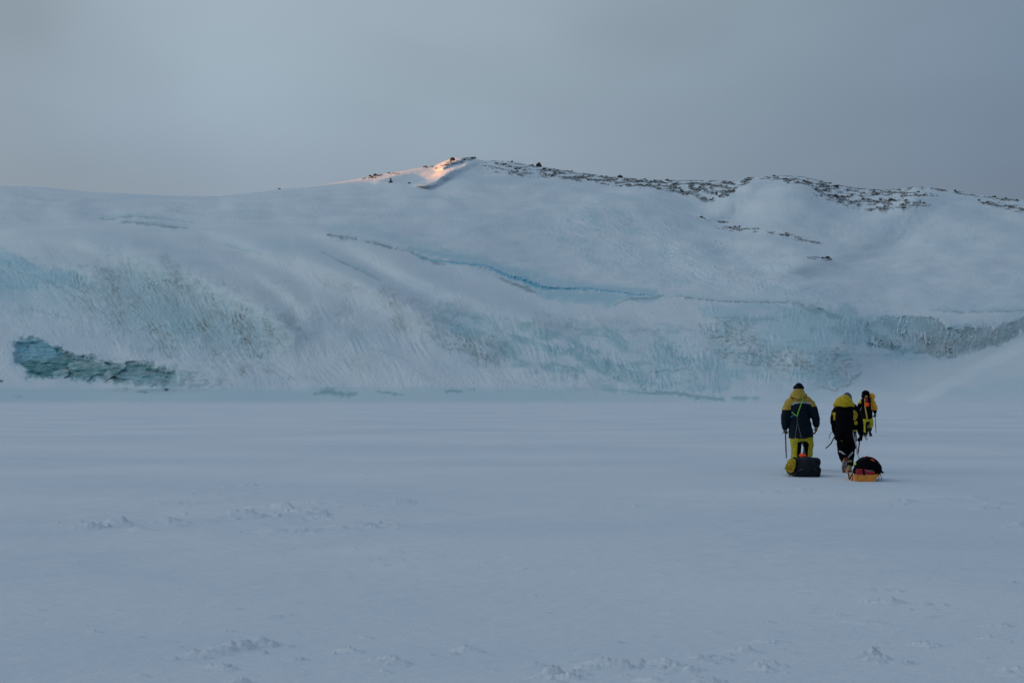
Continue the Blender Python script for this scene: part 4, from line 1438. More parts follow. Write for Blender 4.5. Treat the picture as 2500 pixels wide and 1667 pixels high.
def rope(mb, pts, r, n=10, mi=0, sag=0.0):
    P_ = [Vector(p) for p in pts]
    out_ = []
    for i in range(len(P_) - 1):
        for k in range(n):
            t = k / n
            q = P_[i].lerp(P_[i + 1], t)
            q.z -= sag * 4 * t * (1 - t)
            out_.append(q)
    out_.append(P_[-1])
    mb.tube([(q, r, r) for q in out_], 6, mi, up=Vector((0.3, 0.2, 1)))


V3 = Vector
# ------------------------------------------------------------------ person one: ochre and navy parka
DBL = 1.0
org1, Q = frame_at(29.3, 1950)
per1 = empty('person', org1, 'leftmost walker, in an ochre and navy parka and yellow trousers, pulling the first sled', 'person', 'people walking across the snow')
zg = 0.0
J = dict(head=Q(380, 215, .03), neck=Q(378, 300, .0), chest=Q(385, 420), waist=Q(395, 600), hips=Q(405, 800),
         sh_l=Q(262, 385), el_l=Q(205, 560, -.02), wr_l=Q(197, 722, .06), sh_r=Q(500, 385), el_r=Q(588, 550, -.04), wr_r=Q(612, 690, .02),
         hip_l=Q(345, 830), kn_l=Q(325, 1030, .03), an_l=Q(325, 1225, -.06), hip_r=Q(480, 830), kn_r=Q(505, 1030, .12), an_r=Q(490, 1230, .22),
         toe_l=Q(318, 1268, .10), toe_r=Q(498, 1270, .36))
body_mesh(per1, J)
# trousers
mb = MB()
mb.tube([(Q(345, 790), .125, .13), (Q(345, 850), .125, .13), (Q(342, 910), .115, .125), (Q(345, 980, .02), .100, .11), (Q(340, 1060, .03), .094, .10), (Q(335, 1140), .092, .10), (Q(330, 1215, -.04), .098, .11)], 16)
mb.tube([(Q(478, 790), .125, .13), (Q(480, 850), .125, .13), (Q(494, 910, .03), .115, .125), (Q(508, 965, .09), .108, .12), (Q(502, 1040, .12), .096, .105), (Q(492, 1130, .16), .092, .10), (Q(488, 1215, .19), .098, .11)], 16)
mb.ell(Q(408, 830), (.225, .145, .12))


def cls(c):
    zx = 378 + c.x * 640
    zy = 1290 - c.z * 640
    front = c.y
    left = zx < 415
    if zy > 905 + 0.12 * (430 - zx if left else 0):
        if left and zx > 345 - (zy - 905) * 0.0:
            return 1
        if not left and zx < 502 + (zy < 930) * -20:
            return 1
    return 0


mb.build('trousers', [M['yellow_green'], M['black']], per1, voxel=0.009, relax=2, wrinkle=0.010, classify=cls, wscale=7, wstretch=(1, 1, .8))
# parka
mb = MB()
mb.tube([(Q(380, 315), .10, .10), (Q(382, 345), .175, .125), (Q(385, 400), .225, .15), (Q(388, 480), .235, .165), (Q(390, 580), .214, .17), (Q(396, 680), .224, .175), (Q(405, 780), .245, .185), (Q(408, 850), .246, .185)], 24, rnd=0.12)
mb.tube([(Q(290, 370), .10, .11), (Q(252, 420), .105, .11), (Q(222, 500, -.01), .100, .105), (Q(208, 570, -.02), .092, .10), (Q(205, 640, .01), .084, .09), (Q(200, 715, .05), .066, .07)], 16)
mb.tube([(Q(475, 365), .10, .11), (Q(530, 420), .100, .11), (Q(562, 490, -.03), .098, .105), (Q(588, 560, -.04), .088, .10), (Q(602, 620, -.02), .078, .085), (Q(610, 680, .01), .062, .068)], 16)


def cls(c):
    zx = 378 + c.x * 640
    zy = 1290 - c.z * 640
    # torso yoke, stripe and sleeves
    if 262 < zx < 530 and zy < 470:
        yb = 384 + ((zx - 400) / 140.0) ** 2 * 16 + (12 if zx < 300 else 0)
        if zy < yb:
            return 0
        if zy < yb + 22 and c.y < 0.02:
            return 2
        return 1
    if zx <= 262:
        return 0 if zy < 492 else 1
    return 0 if zy < 448 else 1


par = mb.build('parka', [M['yellow_soft'], M['navy'], M['grey']], per1, voxel=0.0085, relax=3, wrinkle=0.011, classify=cls, wscale=6.5, wstretch=(1, 1, 1.3))
for k_, (a_, b2) in enumerate([(Q(200, 700, .05), Q(197, 735, .06)), (Q(610, 660, .0), Q(612, 700, .02))]):
    mb = MB()
    mb.tube([(a_, .064, .066), (b2, .058, .06)], 14)
    mb.build('cuff', M['navy'], par)
mb = MB()
rope(mb, [Q(250, 838, -.17), Q(246, 858, -.18)], .006)
mb.build('drawcord', M['black'], par)
mb = MB()
rope(mb, [Q(560, 815, -.12), Q(570, 850, -.13)], .006)
mb.build('drawcord', M['black'], par)
# hood lying on the back
mb = MB()
mb.tube([(Q(378, 218, -.03), .082, .07), (Q(378, 238, -.03), .105, .095), (Q(374, 270, -.05), .138, .115), (Q(370, 298, -.07), .162, .125), (Q(370, 318, -.07), .156, .12)], 20, rnd=0.1)
mb.ell(Q(290, 306, -.03), (.045, .07, .03))
mb.ell(Q(455, 300, .0), (.05, .08, .04))
mb.tube([(Q(300, 310, -.14), .02, .02), (Q(375, 330, -.20), .026, .024), (Q(455, 312, -.14), .02, .02)], 8)
mb.tube([(Q(345, 262, -.13), .012, .012), (Q(378, 250, -.155), .015, .014), (Q(412, 262, -.13), .012, .012)], 8)
mb.build('hood', M['yellow_soft'], per1, voxel=0.012, relax=1, wrinkle=0.012, wscale=9)
# knitted cap
mb = MB()
mb.ell(Q(380, 195, .03), (.094, .112, .10))
mb.tube([(Q(380, 212, .03), .096, .114), (Q(379, 196, .03), .098, .116)], 20, up=Vector((0, 1, 0)))
mb.build('cap', M['hat_navy'], per1, voxel=0.010, relax=1)
mb = MB()
mb.tube([(Q(322, 175, .06), .012, .02), (Q(314, 190, .05), .016, .03), (Q(318, 212, .03), .012, .018)], 8)
mb.tube([(Q(432, 175, .06), .012, .02), (Q(443, 198, .05), .016, .03), (Q(438, 214, .03), .012, .018)], 8)
mb.build('goggle_strap', M['black'], per1, voxel=0.008)
hand('glove', Q(197, 728, .06), Vector((-.02, .15, -1)), Vector((1, .2, 0)), M['glove'], per1, fist=True, s=1.12)
hand('glove', Q(612, 696, .02), Vector((-.05, .10, -1)), Vector((-1, .25, 0)), M['glove_tan'], per1, curl=0.42, s=1.25)
boot('boot', J['an_l'], Vector((-.08, 1, -.05)), M['boot'], per1)
boot('boot', J['an_r'], Vector((.08, 1, -.05)), M['boot'], per1)

W1 = lambda *a: org1 + Q(*a)
ice_axe('ice_axe', W1(202, 782, .12), W1(215, 1133, .20), 'dark red ice axe in the left hand of the walker in the navy parka', M['axe_red'], 'ice axes carried by the people', Vector((-.25, 1, 0)).normalized())

# webbing sling with towing cord
hs = empty('tow_harness', W1(355, 570, -.19), 'lime green shoulder sling with a grey cord running down to the black duffel bag', 'harness', 'sled towing harnesses')
o0 = W1(355, 570, -.19)
H = lambda *a: W1(*a) - o0
mb = MB()
mb.strap([H(440, 318, -.175), H(425, 370, -.195), H(408, 415, -.195), H(385, 480, -.20), H(368, 530, -.20), H(356, 572, -.20)], .020)
mb.strap([H(284, 515, -.185), H(318, 545, -.19), H(357, 572, -.20)], .020)
mb.build('sling', M['green'], hs, smooth=False)
mb = MB()
mb.strap([H(268, 584, -.17), H(292, 568, -.19), H(320, 556, -.195)], .022)
mb.build('buckle_strap', M['blue'], hs, smooth=False)
org_s1, S1 = frame_at(26.75, 1950)
WS1 = lambda *a: org_s1 + S1(*a)
mb = MB()
fork = H(362, 655, -.30)
rope(mb, [H(356, 572, -.205), fork], .0048)
rope(mb, [fork, WS1(276, 1135, .35) - o0], .0048)
rope(mb, [fork, H(414, 860, -.8), WS1(466, 1078, .6) - o0], .0048)
mb.build('cord', M['cord'], hs)

# ---- first load: black duffel and rolled mat on a low black sled
RB = 703.0


def B1(zx, zy, dy):
    return S1(zx, zy, dy)


sled1 = empty('sled', org_s1, 'low black plastic sled almost hidden under the black duffel bag', 'sled', 'sleds pulled by the people')
mb = MB()
n = 14
secs = []
for i in range(n + 1):
    y = 0.0 + 1.15 * i / n
    lift = 0.10 * max(0, (i - 10) / 4.0) ** 2
    w_ = 0.205 if i < 12 else 0.205 - 0.03 * (i - 11)
    secs.append((y, lift, w_))
cxs_ = B1(478, 1380, 0).x
vs, fs = [], []
prof = [(-1.18, .115), (-1.1, .118), (-1.0, .07), (-.86, .015), (-.4, .004), (.4, .004), (.86, .015), (1.0, .07), (1.1, .118), (1.18, .115), (1.1, .104), (.94, .072), (.8, .03), (.35, .018), (-.35, .018), (-.8, .03), (-.94, .072), (-1.1, .104)]
for (y, lf, w_) in secs:
    for (a_, h_2) in prof:
        vs.append((cxs_ + a_ * w_, y, h_2 + lf))
k_ = len(prof)
for i in range(n):
    for j in range(k_):
        fs.append((i * k_ + j, i * k_ + (j + 1) % k_, (i + 1) * k_ + (j + 1) % k_, (i + 1) * k_ + j))
# closed tail wall
b0 = len(vs)
for (a_, h_2) in prof[1:9]:
    vs.append((cxs_ + a_ * .205, -0.004, h_2))
for (a_, h_2) in prof[1:9]:
    vs.append((cxs_ + a_ * .205, 0.012, h_2))
fs.append(tuple(range(b0, b0 + 8)))
fs.append(tuple(range(b0 + 15, b0 + 7, -1)))
mb.add(vs, fs)
mb.build('hull', M['charcoal'], sled1)
mb = MB()
mb.tube([(B1(258, 1335, .1), .009, .009), (B1(255, 1360, .05), .010, .010), (B1(266, 1382, 0), .009, .009)], 8)
mb.tube([(B1(330, 1375, .05), .012, .010), (B1(292, 1382, .0), .010, .008), (B1(283, 1392, -.02), .007, .006)], 8)
mb.build('runner_peg', M['steel'], sled1)

duf_o = org_s1 + B1(480, 1250, .45)
duf = empty('duffel_bag', duf_o, 'big charcoal duffel bag lashed with thin cord on the left sled', 'duffel bag')
D = lambda zx, zy, dy: org_s1 + B1(zx, zy, dy) - duf_o
mb = MB()
mb.tube([(D(482, 1255, .06), .16, .17), (D(485, 1250, .12), .205, .188), (D(485, 1245, .30), .222, .196), (D(485, 1245, .60), .222, .196), (D(480, 1250, .85), .205, .18), (D(480, 1260, .92), .15, .14)], 22, up=Vector((0, 0, 1)))
mb.ell(D(560, 1170, .35), (.13, .28, .075), pw=3)
mb.ell(D(400, 1170, .35), (.13, .30, .06), pw=3)
mb.ell(D(360, 1290, .30), (.09, .28, .12), pw=3)
mb.ell(D(600, 1300, .30), (.06, .28, .11), pw=3)
mb.build('bag_body', M['charcoal'], duf, voxel=0.012, relax=2, wrinkle=0.012, wscale=7)
mb = MB()
rope(mb, [D(345, 1300, .045), D(440, 1265, -.01), D(550, 1235, .0), D(600, 1275, .0), D(628, 1310, .04)], .0048)
rope(mb, [D(345, 1300, .045), D(320, 1360, .03)], .0048)
rope(mb, [D(548, 1235, .0), D(545, 1190, .05), D(548, 1150, .12)], .0048)
rope(mb, [D(440, 1265, -.01), D(460, 1310, .01), D(440, 1330, .03)], .0045)
mb.build('lashing_cord', M['cord'], duf)
mb = MB()
mb.strap([D(425, 1328, .04), D(450, 1322, .03), D(475, 1330, .04)], .016)
mb.build('zip_pull', M['cord_pale'], duf, smooth=False)
for (a_, b2) in (((636, 1205), (650, 1225)), ((640, 1275), (658, 1295))):
    mb = MB()
    c = D((a_[0] + b2[0]) / 2 - 4, (a_[1] + b2[1]) / 2, .25)
    pts = [(c + Vector((math.cos(t) * .028, 0, math.sin(t) * .028)), .008, .008) for t in np.linspace(-1.9, 1.9, 9)]
    mb.tube(pts, 8, up=Vector((0, 1, 0)))
    mb.build('side_buckle', M['black'], duf)
mb = MB()
mb.strap([D(312, 1108, .12), D(335, 1128, .10), D(360, 1145, .08)], .02)
mb.build('carry_strap', M['black'], duf, smooth=False)

# rolled sleeping mat
ro = org_s1 + B1(268, 1240, .45)
roll = empty('sleeping_mat', ro, 'rolled ochre yellow sleeping mat tied to the left side of the charcoal duffel bag', 'sleeping mat')
RL = lambda zx, zy, dy: org_s1 + B1(zx, zy, dy) - ro
mb = MB()
c0, c1 = RL(266, 1248, .05), RL(272, 1240, .62)
n = 44
seg = []
turns = 3.4
for i in range(n * 3 + 1):
    t = i / (n * 3)
    a_ = t * turns * 2 * math.pi + 1.2
    r_ = 0.018 + (0.104 - 0.018) * t
    seg.append((math.cos(a_) * r_ * 0.94, math.sin(a_) * r_ * 1.18, a_, r_))
th_ = 0.0215
vs, fs = [], []
for (c, yoff) in ((c0, 0), (c1, 0)):
    for (x_, z_, a_, r_) in seg:
        vs.append((c.x + x_, c.y + 0.010 * math.sin(a_ * 1.3), c.z + z_))
        k2 = (r_ - th_) / r_ if r_ > th_ else 0.3
        vs.append((c.x + x_ * k2, c.y + 0.012 * math.sin(a_ * 1.3), c.z + z_ * k2))
m_ = len(seg)
for i in range(m_ - 1):
    a_ = i * 2
    o_ = m_ * 2
    fs += [(a_, a_ + 2, a_ + 3, a_ + 1), (o_ + a_, o_ + a_ + 1, o_ + a_ + 3, o_ + a_ + 2), (a_, o_ + a_, o_ + a_ + 2, a_ + 2), (a_ + 1, a_ + 3, o_ + a_ + 3, o_ + a_ + 1)]
mb.add(vs, fs)
mb.build('rolled_mat', M['mat_yellow'], roll)
mb = MB()
mb.tube([(RL(268, 1170, .12), .07, .03), (RL(300, 1165, .3), .085, .04), (RL(300, 1160, .5), .08, .035)], 12, up=Vector((0, 0, 1)))
mb.tube([(RL(322, 1200, .10), .028, .09), (RL(325, 1210, .45), .028, .09)], 12, up=Vector((0, 0, 1)))
mb.build('cover_flap', M['yellow'], roll, voxel=.012, wrinkle=.006)
mb = MB()
rope(mb, [RL(262, 1138, .16), RL(276, 1133, .18), RL(300, 1140, .18)], .007)
mb.build('tie', M['rope'], roll)
# orange dry bag on top
db = org_s1 + B1(430, 1092, .55)
mb = MB()
mb.ell((0, 0, 0), (.066, .12, .036))
mb.ell((-.02, -.02, .016), (.036, .07, .026))
mb.ell((.04, .05, -.01), (.035, .06, .03))
dry = mb.build('dry_bag', M['orange_red'], None, voxel=.008, relax=1, wrinkle=.006, wscale=16)
dry.location = db
tag(dry, 'bright orange red bag on top of the charcoal duffel bag', 'dry bag')

# ------------------------------------------------------------------ person two: black clothes, stooping
org2, Q = frame_at(28.6, 2065)
ZX2 = 1000.0
per2 = empty('person', org2, 'walker dressed in black with a yellow hood, leaning forward under a backpack', 'person', 'people walking across the snow')
J = dict(head=Q(1018, 330, .30), neck=Q(1005, 400, .18), chest=Q(1000, 530, .10), waist=Q(1000, 720, .02), hips=Q(1005, 860, -.03),
         sh_l=Q(900, 500, .12), el_l=Q(852, 650, .05), wr_l=Q(862, 800, .16), sh_r=Q(1100, 490, .12), el_r=Q(1180, 650, .05), wr_r=Q(1203, 805, .10),
         hip_l=Q(965, 880, -.02), kn_l=Q(958, 1030, .06), an_l=Q(980, 1165, -.20), hip_r=Q(1055, 880, 0), kn_r=Q(1060, 1060, .18), an_r=Q(1050, 1245, .12),
         toe_l=Q(972, 1260, -.12), toe_r=Q(1060, 1290, .27))
body_mesh(per2, J)
mb = MB()
mb.tube([(Q(968, 850, 0), .125, .13), (Q(962, 930, .02), .118, .13), (Q(955, 1010, .05), .095, .11), (Q(962, 1070, .0), .090, .10), (Q(972, 1120, -.08), .078, .085), (Q(980, 1160, -.16), .066, .07)], 16)
mb.tube([(Q(1045, 850, 0), .125, .13), (Q(1050, 930, .06), .110, .125), (Q(1058, 1010, .14), .090, .105), (Q(1060, 1080, .17), .080, .09), (Q(1055, 1150, .14), .070, .08), (Q(1052, 1215, .12), .070, .08)], 16)
mb.ell(Q(1005, 870, 0), (.175, .15, .14))
mb.ell(Q(1098, 965, .06), (.035, .06, .05))
tr2 = mb.build('trousers', M['black'], per2, voxel=0.014, relax=2, wrinkle=0.010, wscale=7)
mb = MB()
mb.strap([Q(908, 1032, -.055), Q(935, 1040, -.095), Q(962, 1058, -.118), Q(985, 1080, -.135), Q(998, 1098, -.135)], .030, .006)
mb.build('reflective_band', M['grey'], tr2, smooth=False)
mb = MB()
mb.strap([Q(1094, 1042, .03), Q(1070, 1070, .0), Q(1042, 1102, -.01), Q(1018, 1134, .0)], .030, .006)
mb.build('reflective_band', M['grey'], tr2, smooth=False)
# jacket
mb = MB()
mb.tube([(Q(1000, 400, .20), .11, .10), (Q(1000, 440, .17), .19, .13), (Q(1000, 510, .13), .232, .16), (Q(1000, 600, .09), .230, .17), (Q(1002, 700, .04), .222, .17), (Q(995, 790, .0), .222, .17), (Q(985, 860, -.02), .205, .17), (Q(975, 893, -.02), .17, .16)], 22, rnd=0.12)
mb.tube([(Q(915, 470, .15), .09, .10), (Q(880, 520, .11), .095, .105), (Q(855, 600, .06), .085, .10), (Q(858, 680, .07), .080, .09), (Q(870, 760, .12), .070, .08), (Q(880, 800, .17), .06, .065)], 16)
mb.tube([(Q(1085, 460, .15), .09, .10), (Q(1122, 505, .10), .088, .10), (Q(1155, 580, .05), .080, .095), (Q(1178, 660, .05), .078, .088), (Q(1195, 740, .08), .068, .075), (Q(1203, 800, .10), .058, .062)], 16)


def cls(c):
    zx = 1000 + c.x * 656
    zy = 1314 - c.z * 656
    # yellow under-arm and side panels
    if 832 < zx < 868 and 525 < zy < 625:
        return 1
    if ((zx - 1106) / 44.0) ** 2 + ((zy - 560) / 66.0) ** 2 < 1 and zx > 1072:
        return 1
    if 1098 < zx < 1150 and 635 < zy < 688:
        return 1
    if 1018 < zx < 1145 and 755 < zy < 770:
        return 1
    return 0


jk = mb.build('jacket', [M['black'], M['yellow']], per2, voxel=0.0085, relax=2, wrinkle=0.009, classify=cls, wscale=7)
mb = MB()
mb.strap([Q(890, 778, -.17), Q(893, 820, -.185), Q(905, 860, -.19), Q(925, 888, -.19), (Q(955, 902, -.18))], .014, .010)
mb.build('hem_trim', M['yellow'], jk, smooth=False)
mb = MB()
mb.strap([Q(1028, 758, -.16), Q(1085, 764, -.16), Q(1142, 766, -.12)], .016, .012)
mb.build('hem_trim', M['yellow'], jk, smooth=False)
# hood spread over the top of the pack
mb = MB()
mb.tube([(Q(1000, 328, .05), .045, .06), (Q(996, 340, .03), .092, .10), (Q(990, 362, .0), .140, .15), (Q(984, 392, -.03), .183, .18), (Q(981, 420, -.05), .205, .19), (Q(980, 436, -.05), .200, .18)], 24, rnd=0.05)
mb.tube([(Q(852, 415, .05), .028, .05), (Q(850, 430, .02), .025, .04), (Q(858, 452, .02), .016, .025)], 8)
mb.tube([(Q(862, 425, -.10), .02, .02), (Q(985, 436, -.22), .024, .024), (Q(1105, 425, -.10), .02, .02)], 8)
mb.build('hood', M['yellow'], per2, voxel=0.012, relax=2, wrinkle=0.009, wscale=8)
mb = MB()
mb.ell(Q(1018, 335, .31), (.094, .122, .122))
mb.tube([(Q(1018, 345, .30), .096, .120), (Q(1018, 325, .30), .097, .122)], 18)
mb.build('beanie', M['beanie'], per2, voxel=0.010, relax=1)
hand('glove', Q(870, 800, .17), Vector((0, .25, -1)), Vector((1, .2, 0)), M['black'], per2, curl=.7, s=1.2)
hand('glove', Q(1204, 806, .10), Vector((-.08, .10, -1)), Vector((-1, .25, 0)), M['black'], per2, fist=True, s=1.45)
bt = boot('boot', Q(984, 1172, -.21), Vector((-.10, .18, -1)), M['boot_sand'], per2, s=.92, sole_mat=M['boot_red'])
# crampon of the raised boot
mb = MB()
rt = random.Random(4)
cc = [Q(965 + 0, 1165, -.30), Q(1003, 1165, -.30), Q(950, 1215, -.30), Q(1006, 1215, -.30), Q(946, 1262, -.28), Q(1000, 1262, -.28), Q(958, 1298, -.26), Q(990, 1298, -.26)]
for i in range(0, 8, 2):
    mb.tube([(cc[i], .006, .006), (cc[i + 1], .006, .006)], 6)
    if i < 6:
        mb.tube([(cc[i], .006, .006), (cc[i + 2], .006, .006)], 6)
        mb.tube([(cc[i + 1], .006, .006), (cc[i + 3], .006, .006)], 6)
        mb.tube([(cc[i], .005, .005), (cc[i + 3], .005, .005)], 6)
for c in cc:
    mb.tube([(c, .007, .007), (c + Vector((0, -.030, 0)), .002, .002)], 6, caps=False)
mb.build('crampon', M['cord_pale'], bt, smooth=False)
bt = boot('boot', Q(1052, 1252, .10), Vector((.10, 1, -.03)), M['boot_sand'], per2, s=.95, sole_mat=M['boot_red'])
mb = MB()
mb.tube([(Q(1015, 1302, .05), .02, .014), (Q(1050, 1306, .0), .024, .014), (Q(1078, 1300, .06), .02, .014)], 8)
mb.build('crampon', M['boot_red'], bt)

# rucksack
W2 = lambda *a: org2 + Q(*a)
ko = W2(985, 660, -.18)
rk = empty('backpack', ko, 'large black backpack on the back of the stooping person with the yellow hood', 'backpack', 'backpacks worn by the people')
KQ = lambda *a: W2(*a) - ko
mb = MB()
mb.tube([(KQ(985, 440, .0), .14, .09), (KQ(984, 480, -.05), .175, .115), (KQ(982, 580, -.12), .180, .135), (KQ(982, 700, -.16), .175, .14), (KQ(975, 800, -.17), .168, .13), (KQ(962, 880, -.15), .150, .10)], 18, rnd=0.2)
mb.ell(KQ(985, 455, -.07), (.165, .12, .05), pw=3)
mb.ell(KQ(975, 745, -.26), (.11, .06, .13), pw=3)
mb.build('pack_body', M['black'], rk, voxel=0.013, relax=2, wrinkle=0.006, wscale=7)
mb = MB()
mb.strap([KQ(1040, 595, -.245), KQ(1034, 640, -.26)], .012)
mb.build('strap', M['cord'], rk, smooth=False)
mb = MB()
mb.strap([KQ(1078, 566, -.08), KQ(1100, 575, -.05)], .030, .01)
mb.build('buckle', M['grey'], rk, smooth=False)
mb = MB()
mb.strap([KQ(1051, 548, -.2), KQ(1049, 568, -.2)], .014, .01)
mb.build('buckle', M['grey'], rk, smooth=False)
mb = MB()
mb.strap([KQ(826, 778, -.05), KQ(805, 792, -.08), KQ(788, 825, -.09), KQ(780, 868, -.09)], .011)
mb.build('loose_strap', M['black'], rk, smooth=False)
mb = MB()
mb.strap([KQ(850, 850, -.05), KQ(830, 880, -.08), KQ(808, 925, -.10), KQ(770, 965, -.11), KQ(735, 995, -.11)], .022)
mb.build('loose_strap', M['black'], rk, smooth=False)
mb = MB()
mb.strap([KQ(875, 640, -.1), KQ(890, 665, -.2), KQ(895, 700, -.26)], .012)
mb.build('strap', M['charcoal'], rk, smooth=False)

ice_axe('ice_axe', W2(1182, 880, .12), W2(1163, 1070, -.02), 'short red ice axe hanging from the right hand of the stooping walker', M['axe_bright'], 'ice axes carried by the people', Vector((-.6, -.3, 0)))
mb = MB()
pts = [W2(1240, 838, .1), W2(1262, 850, .1), W2(1262, 872, .1), W2(1275, 888, .1), W2(1284, 874, .1), W2(1272, 855, .1), W2(1256, 846, .1)]
o_ = pts[0].copy()
mb.strap([q - o_ for q in pts], .012)
ob = mb.build('wrist_loop', M['black'], None, smooth=False)
ob.location = o_
tag(ob, 'small black wrist loop dangling beside the right hand of the stooping walker', 'strap')

# tow line of the second sled
org_s2, S2 = frame_at(25.45, 2113)
WS2 = lambda *a: org_s2 + S2(*a)
ho = W2(1092, 766, -.19)
hs2 = empty('tow_harness', ho, 'pale grey tow line from the waist of the stooping walker to the orange sled', 'harness', 'sled towing harnesses')
H = lambda *a: W2(*a) - ho
mb = MB()
mb.strap([H(1090, 762, -.19), H(1105, 840, -.24), H(1122, 900, -.30), H(1140, 965, -.40), H(1153, 1035, -.50)], .024)
mb.strap([H(1130, 900, -.3), H(1124, 870, -.28), H(1140, 780, -.15)], .014)
mb.build('webbing', M['cord_pale'], hs2, smooth=False)
mb = MB()
mb.strap([H(1140, 830, -.16), H(1132, 920, -.22), H(1128, 1000, -.28)], .020)
mb.build('loose_end', M['black'], hs2, smooth=False)
mb = MB()
cq = H(1150, 1048, -.52)
mb.tube([(cq + Vector((math.cos(t) * .014, 0, math.sin(t) * .036)), .006, .006) for t in np.linspace(0, 6.28, 14)], 6)
mb.build('karabiner', M['axe_bright'], hs2)
mb = MB()
rope(mb, [H(1153, 1062, -.54), WS2(1175, 1135, .75) - ho], .0075)
mb.build('cord', M['cord'], hs2)

# ---- orange tray sled
sled2 = empty('sled', org_s2, 'orange plastic tray sled loaded with a black bag, nearest to the camera', 'sled', 'sleds pulled by the people')
c = S2(1268, 1438, 0)
scz = 1 / 737.0
HW = 170 * scz
HB = 105 * scz
HT = 96 * scz
vs, fs = [], []
n = 16
prof = []
for a_, hz_ in ((-1.06, .93), (-1.045, 1.0), (-1.0, 1.0), (-.93, .86), (-.78, .42), (-.66, .07), (-.3, 0.03), (.3, 0.03), (.66, .07), (.78, .42), (.93, .86), (1.0, 1.0), (1.045, 1.0), (1.06, .93)):
    prof.append((a_, hz_, 0))
prof2 = [(a_ * (0.965 if abs(a_) < 1.03 else 1), max(hz_ * HT + (0.010 if abs(a_) < .96 else 0.006), 0) if abs(a_) < 1.05 else hz_ * HT) for (a_, hz_, q_) in reversed(prof[1:-1])]
ring = [(a_, hz_ * HT) for (a_, hz_, q_) in prof] + prof2
k_ = len(ring)
for i in range(n + 1):
    y = 0.92 * i / n
    lf = 0.05 * max(0, (i - 11) / 5.0) ** 2
    ww = HW * (1 - 0.012 * i if i < 12 else 0.86 - 0.05 * (i - 11))
    for (a_, h2) in ring:
        vs.append((c.x + a_ * ww, c.y + y, c.z + h2 + lf))
for i in range(n):
    for j in range(k_):
        fs.append((i * k_ + j, i * k_ + (j + 1) % k_, (i + 1) * k_ + (j + 1) % k_, (i + 1) * k_ + j))
b0 = len(vs)
wall = [(a_, hz_ * HT) for (a_, hz_, q_) in prof[1:-1]]
for (a_, h2) in wall:
    vs.append((c.x + a_ * HW, c.y - 0.03 * (h2 / HT), c.z + h2))
for (a_, h2) in wall:
    vs.append((c.x + a_ * HW, c.y + 0.014 - 0.03 * (h2 / HT), c.z + h2))
kw = len(wall)
fs.append(tuple(range(b0, b0 + kw)))
fs.append(tuple(range(b0 + 2 * kw - 1, b0 + kw - 1, -1)))
mb = MB()
mb.add(vs, fs)
mb.build('tray', M['plastic'], sled2)
mb = MB()
mb.tube([(S2(1085, 1346, -.03), .010, .012), (S2(1268, 1343, -.045), .010, .012), (S2(1450, 1346, -.03), .010, .012)], 8, up=Vector((0, 0, 1)))
mb.build('rim', M['plastic'], sled2)
for pts in ([(1096, 1345, -.03), (1086, 1380, -.05), (1083, 1415, -.03), (1076, 1426, -.03)], [(1432, 1348, -.03), (1438, 1380, -.05), (1434, 1410, -.03), (1420, 1428, -.03)], [(1452, 1330, -.02), (1466, 1362, -.03), (1472, 1415, 0)]):
    mb = MB()
    rope(mb, [S2(*p) for p in pts], .006, n=5)
    mb.build('cord', M['black'], sled2)

bo = org_s2 + S2(1285, 1260, .45)
bag = empty('kit_bag', bo, 'dome shaped black kit bag with orange red straps on the orange sled', 'kit bag')
BQ = lambda zx, zy, dy: org_s2 + S2(zx, zy, dy) - bo
mb = MB()
mb.tube([(BQ(1280, 1290, .03), .18, .12), (BQ(1280, 1262, .10), .222, .165), (BQ(1282, 1248, .28), .232, .195), (BQ(1282, 1248, .60), .228, .19), (BQ(1282, 1262, .85), .19, .15)], 24, up=Vector((0, 0, 1)))
mb.ell(BQ(1390, 1262, .30), (.085, .26, .115), pw=2.6)
mb.ell(BQ(1180, 1300, .35), (.09, .30, .07), pw=2.6)
mb.build('bag_body', M['black'], bag, voxel=0.012, relax=2, wrinkle=0.006, wscale=6)
mb = MB()
mb.ell(BQ(1272, 1108, .18), (.026, .05, .014))
mb.tube([(BQ(1252, 1118, .10), .010, .010), (BQ(1270, 1104, .12), .012, .010), (BQ(1300, 1108, .12), .010, .008)], 8)
mb.build('top_handle', M['red'], bag)
mb = MB()
mb.tube([(BQ(1332, 1140, .10), .007, .012), (BQ(1350, 1152, .06), .018, .016), (BQ(1375, 1172, .05), .015, .014), (BQ(1398, 1192, .05), .005, .006)], 8, up=Vector((0, -1, 0)))
mb.build('side_strap', M['orange_red'], bag)
mb = MB()
mb.strap([BQ(1300, 1108, .13), BQ(1340, 1128, .13), BQ(1400, 1165, .13), BQ(1440, 1215, .13)], .02, .012)
mb.strap([BQ(1425, 1300, .10), BQ(1462, 1292, .10), BQ(1494, 1322, .08)], .036, .014)
mb.strap([BQ(1438, 1265, .10), BQ(1456, 1300, .10)], .04, .02)
mb.build('compression_strap', M['black'], bag, smooth=False)
mb = MB()
mb.strap([BQ(1110, 1255, .0), BQ(1098, 1310, -.02), BQ(1070, 1360, -.04), BQ(1048, 1410, -.06), BQ(1040, 1380, -.06), BQ(1036, 1318, -.05)], .020)
mb.build('hanging_strap', M['black'], bag, smooth=False)
mb = MB()
mb.ell(BQ(1122, 1202, .12), (.020, .05, .022))
mb.build('tag', M['lime'], bag)
po = org_s2 + S2(1256, 1306, -.02)
pouch = empty('pouch', po, 'flat red pouch with a black strap on the orange sled', 'pouch')
mb = MB()
mb.ell((0, 0, 0), (.164, .035, .052), pw=12)
mb.build('pouch_body', M['red'], pouch, voxel=.007, relax=0, wrinkle=.003, wscale=14)
mb = MB()
